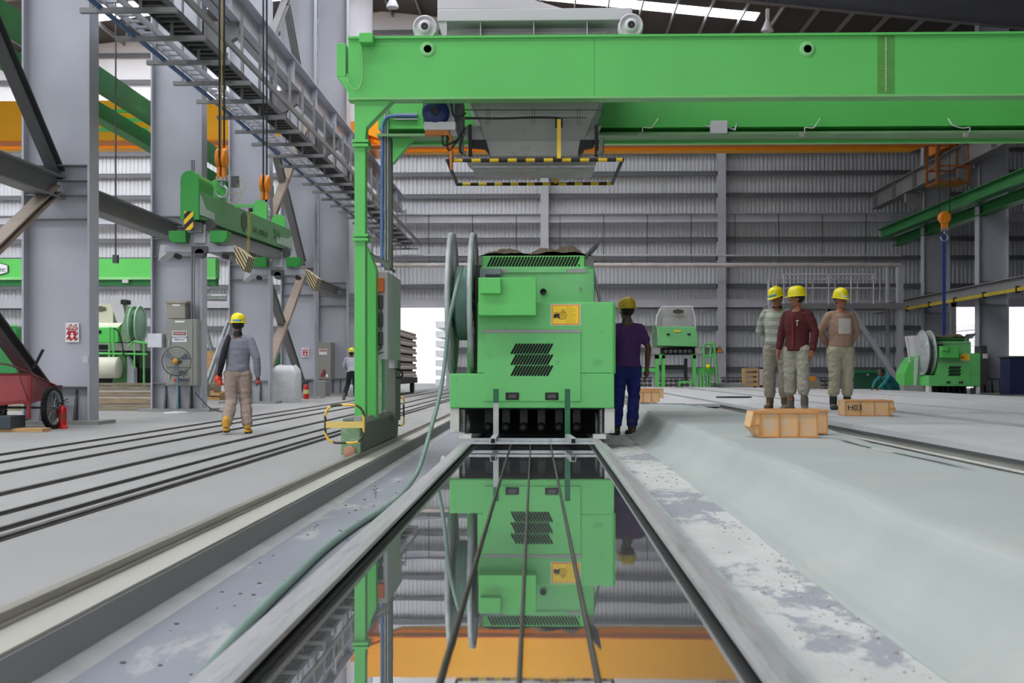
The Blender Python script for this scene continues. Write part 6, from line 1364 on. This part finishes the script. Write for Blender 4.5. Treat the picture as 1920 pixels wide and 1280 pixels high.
        for rr, dz in ((1.0, .004), (1.14, -.006), (1.14, -.012), (1.0, -.004)):
            for j in range(n):
                a = 2*PI*j/n; pk = max(0, math.sin(a))**3*.035; vs.append(h(.106*rr*math.cos(a), .128*rr*math.sin(a)-.005+(pk if rr > 1 else 0), .045+dz-(pk*.25 if rr > 1 else 0)))
        mb.add(vs, [(i*n+j, i*n+(j+1) % n, ((i+1) % 4)*n+(j+1) % n, ((i+1) % 4)*n+j) for i in range(4) for j in range(n)], True)
        he = mb.build('hard_hat', helmet, r, local=True)
        if stripes:
            col, y_ = stripes; mb = MB(); n2 = 10; vs = []
            for zz in (.055, .088):
                for j in range(n2+1):
                    a = (PI/2 if y_ > 0 else -PI/2)+(-.62+1.24*j/n2); k = 1.02 if zz < .06 else .975; vs.append(h(.107*k*math.cos(a), .129*k*math.sin(a)-.005, zz+.0))
            mb.add(vs, [(j, j+1, n2+2+j, n2+1+j) for j in range(n2)], True); b = mb.build('hat_sticker', col, he, local=True)
    for s in (-1, 1):
        mb = MB(); mb.ell(h(s*.031, .086, .006), (.012, .008, .006), 8, 6, rot); e = mb.build('eye', SIGN_W, r, local=True); mb = MB(); mb.ell(h(s*.031, .092, .006), (.0055, .004, .0055), 8, 6, rot); mb.build('iris', SIGN_K, e, local=True)
        mb = MB(); limb(mb, [h(s*.015, .09, .027), h(s*.045, .084, .027)], [.004, .003], 6); mb.build('eyebrow', HAIR, r, local=True)
    mb = MB(); mb.ell(h(0, .094, -.053), (.022, .006, .0045), 8, 6, rot); mb.build('lips', mat('lips', (110, 62, 54), .5), r, local=True)
    r['_P'] = 1; del r['_P']
    return r, P
CLAY = lambda n, c, **k: mat(n, c, .85, var=.08, scale=9, bump=.15, bscale=60, **k)
STRS = mat('sticker_blue', (60, 130, 180), .5)
# walking man, seen from behind
g = G(446, 812, 0)
w1, _ = person(g, .12, 1.66, 'man in grey long-sleeved top and yellow boots walking away at left', CLAY('top_grey', (122, 122, 134)), CLAY('trousers_taupe', (150, 132, 122)), mat('boot_tan', (206, 152, 44), .7), HELMET,
    dict(kneeR=(.11, .02, .50), ankR=(.15, -.10, .09), toeR=(.17, .04, .035), kneeL=(-.09, -.03, .47), ankL=(-.12, -.34, .12), toeL=(-.12, -.19, .06), elL=(-.26, -.05, 1.12), wrL=(-.27, .08, .90), elR=(.28, -.06, 1.10), wrR=(.29, -.02, .84), shL=(-.17, 0, 1.375), shR=(.175, 0, 1.375)), stripes=(STRS, -1), bulky=1.1, collar=HAIR)
mb = MB(); limb(mb, [(-.12, -.10, 1.42), (-.17, -.135, 1.22), (-.22, -.13, 1.0), (-.26, -.05, .86)], [(.03, .02), (.045, .022), (.045, .025), (.03, .03)], 10); sb_ = mb.build('shoulder_bag', HAIR, w1, local=True)
mb = MB(); mb.ell((-.29, .05, .80), (.05, .05, .06), 12, 8); mb.ell((-.26, .02, .74), (.04, .04, .05), 10, 8); mb.build('orange_tool', mat('tool_orange', (220, 70, 40), .5), w1, local=True)
mb = MB(); mb.ell((.29, .0, .76), (.045, .045, .05), 12, 8); mb.build('red_glove', mat('glove_red', (180, 90, 90), .8), w1, local=True)
# small far man partly hidden by the gantry leg
g = G(661, 749, 0)
person(g, .35, 1.62, 'small distant man in grey top and black trousers beside the gantry leg', CLAY('top_pale', (172, 172, 184)), CLAY('trousers_black', (28, 30, 36)), CLAY('shoe_grey', (110, 100, 92)), HELMET,
    dict(kneeL=(-.14, .08, .50), ankL=(-.30, -.10, .09), toeL=(-.30, .04, .035), kneeR=(.1, .08, .5), ankR=(.14, .1, .09), toeR=(.15, .24, .035), waist=(0, .04, 1.03), chest=(0, .10, 1.22), shR=(.19, .14, 1.36), shL=(-.19, .14, 1.36), neck=(0, .16, 1.43), headc=(0, .20, 1.55), elR=(.24, .22, 1.12), wrR=(.16, .42, 1.05), elL=(-.24, .22, 1.12), wrL=(-.14, .42, 1.05)), stripes=(STRS, -1))
# purple shirt
g = W(1176, 814, 14.9); g.z = .08
SCARF = mat('scarf_pattern', (90, 86, 84), .9, var=.9, scale=40)
person(g, .25, 1.68, 'man in a purple shirt and navy trousers half hidden behind the green machine', CLAY('shirt_purple', (78, 44, 100)), CLAY('trousers_navy', (30, 38, 112)), CLAY('boot_olive', (62, 58, 46)), HELMET_O,
    dict(hipR=(.09, 0, .9), kneeR=(.10, .04, .48), ankR=(.05, -.04, .09), toeR=(.04, .10, .035), kneeL=(-.10, .06, .48), ankL=(-.12, .08, .09), elR=(.27, -.04, 1.12), wrR=(.26, -.02, .86), elL=(-.25, 0, 1.1)), sleeve=.5, collar=SCARF, shirt_hem=.86, head=(0, 0, .3))
# worker in striped grey-green top
STRIPE = hazard_mat('stripe_knit', .115, (0, .1, 1), (142, 146, 132), (176, 178, 164))
g = G(1471, 768, .35); PI2 = PI
person(g+Vector((-.02, .42, 0)), PI-.35, 1.70, 'worker in a striped grey-green jumper with blue sticker on his hard hat', STRIPE, CLAY('trousers_stone', (150, 142, 128)), CLAY('boot_brown', (96, 82, 58)), HELMET,
    dict(elR=(.27, -.10, 1.13), wrR=(.14, -.19, .95), elL=(-.27, -.10, 1.13), wrL=(-.14, -.19, .95), headc=(0, .04, 1.57), kneeR=(.1, .03, .48)), skin=SKIN2, stripes=(STRS, 1), collar=HAIR, head=(-.22, .15, -.3), bulky=1.08, boot_h=.16)
# dark red shirt
g = G(1492, 770, .35)
rp, _ = person(g+Vector((.02, 0, 0)), PI-1.0+.35, 1.63, 'worker in a dark red button shirt turned to the man beside him', CLAY('shirt_maroon', (84, 28, 30)), CLAY('trousers_khaki', (160, 156, 142)), CLAY('boot_dusty', (98, 92, 84)), HELMET,
    dict(elR=(.24, .0, 1.12), wrR=(.25, .06, .88), elL=(-.26, -.02, 1.11), wrL=(-.24, .02, .86), ankR=(.13, -.06, .09), ankL=(-.13, .04, .09), toeR=(.2, .08, .035), toeL=(-.2, .17, .035)), skin=SKIN2, head=(-.05, 0, -1.0), shirt_hem=.84, bulky=1.12, boot_h=.24)
mb = MB(); mb.box(-.012, .012, .150, .156, .9, 1.36); pk = mb.build('button_placket', mat('placket_red', (140, 36, 38), .8), rp, local=True)
mb = MB(); mb.box(-.09, -.05, .140, .146, 1.27, 1.277); mb.box(-.068, -.062, .140, .146, 1.20, 1.27); mb.build('pocket_pen', SIGN_W, rp, local=True)
# tan top
g = G(1574, 768, .35)
tp, _ = person(g+Vector((.03, .05, 0)), PI+.15, 1.64, 'worker in a tan top with pale chest patch, hands behind his back', CLAY('top_tan', (158, 126, 108)), CLAY('trousers_sand', (172, 164, 142)), CLAY('boot_black', (46, 46, 48)), HELMET,
    dict(elR=(.27, -.10, 1.13), wrR=(.12, -.2, .93), elL=(-.28, -.10, 1.13), wrL=(-.20, -.2, .93), headc=(.01, .02, 1.585)), skin=SKIN2, head=(-.12, 0, .25), stripes=(SIGN_W, 1), bulky=1.1, boot_h=.2)
vs = []
mb = MB(); nn = 8
for i in range(nn+1):
    for j in range(nn+1): u, v = -.10+.19*i/nn, 1.10+.22*j/nn; vs.append((u, math.sqrt(max(0, 1-((u)/.192)**2))*.146+.001, v))
mb.add(vs, [(i*(nn+1)+j, i*(nn+1)+j+1, (i+1)*(nn+1)+j+1, (i+1)*(nn+1)+j) for i in range(nn) for j in range(nn)], True); mb.build('chest_patch', CLAY('patch_pale', (190, 182, 176)), tp, local=True)
mb = MB(); mb.lathe([(.158, 0), (.162, .0), (.162, .03), (.158, .03)], (0, 0, .90), (0, 0, 1), 24); bt = mb.build('belt', HAIR, tp, local=True); bt.scale = (1, .78, 1)
# crouching person
g = G(1672, 738, .08)
g = Vector((W(1672, 738, 36).x, 36, .08))
person(g, PI-1.2, 1.68, 'person in teal crouching by the dark green chest at the far right', CLAY('teal_overall', (20, 110, 110)), CLAY('teal_trousers', (16, 96, 96)), HAIR, None,
    dict(hipR=(.1, -.12, .30), hipL=(-.1, -.12, .30), kneeR=(.16, .28, .46), kneeL=(-.16, .28, .46), ankR=(.13, .0, .09), ankL=(-.13, .0, .09), toeR=(.15, .15, .035), toeL=(-.15, .15, .035), waist=(0, -.05, .42), chest=(0, .12, .58), shR=(.18, .24, .68), shL=(-.18, .24, .68), neck=(0, .30, .72), headc=(0, .40, .78), elR=(.25, .42, .5), wrR=(.15, .58, .32), elL=(-.25, .42, .5), wrL=(-.15, .58, .32)), shirt_hem=.32, head=(-.5, 0, 0), boot_h=.09)
c = W(1655, 728, 35.8); mb = MB(); mb.tube([(c.x, 35.8, .1), (c.x+.5, 35.7, .12)], .05, 8); tag(mb.build('red_tool', SIGN_R), 'small red tool on the floor beside the crouching person', 'tool')
bpy.data.scenes.remove(TMP)
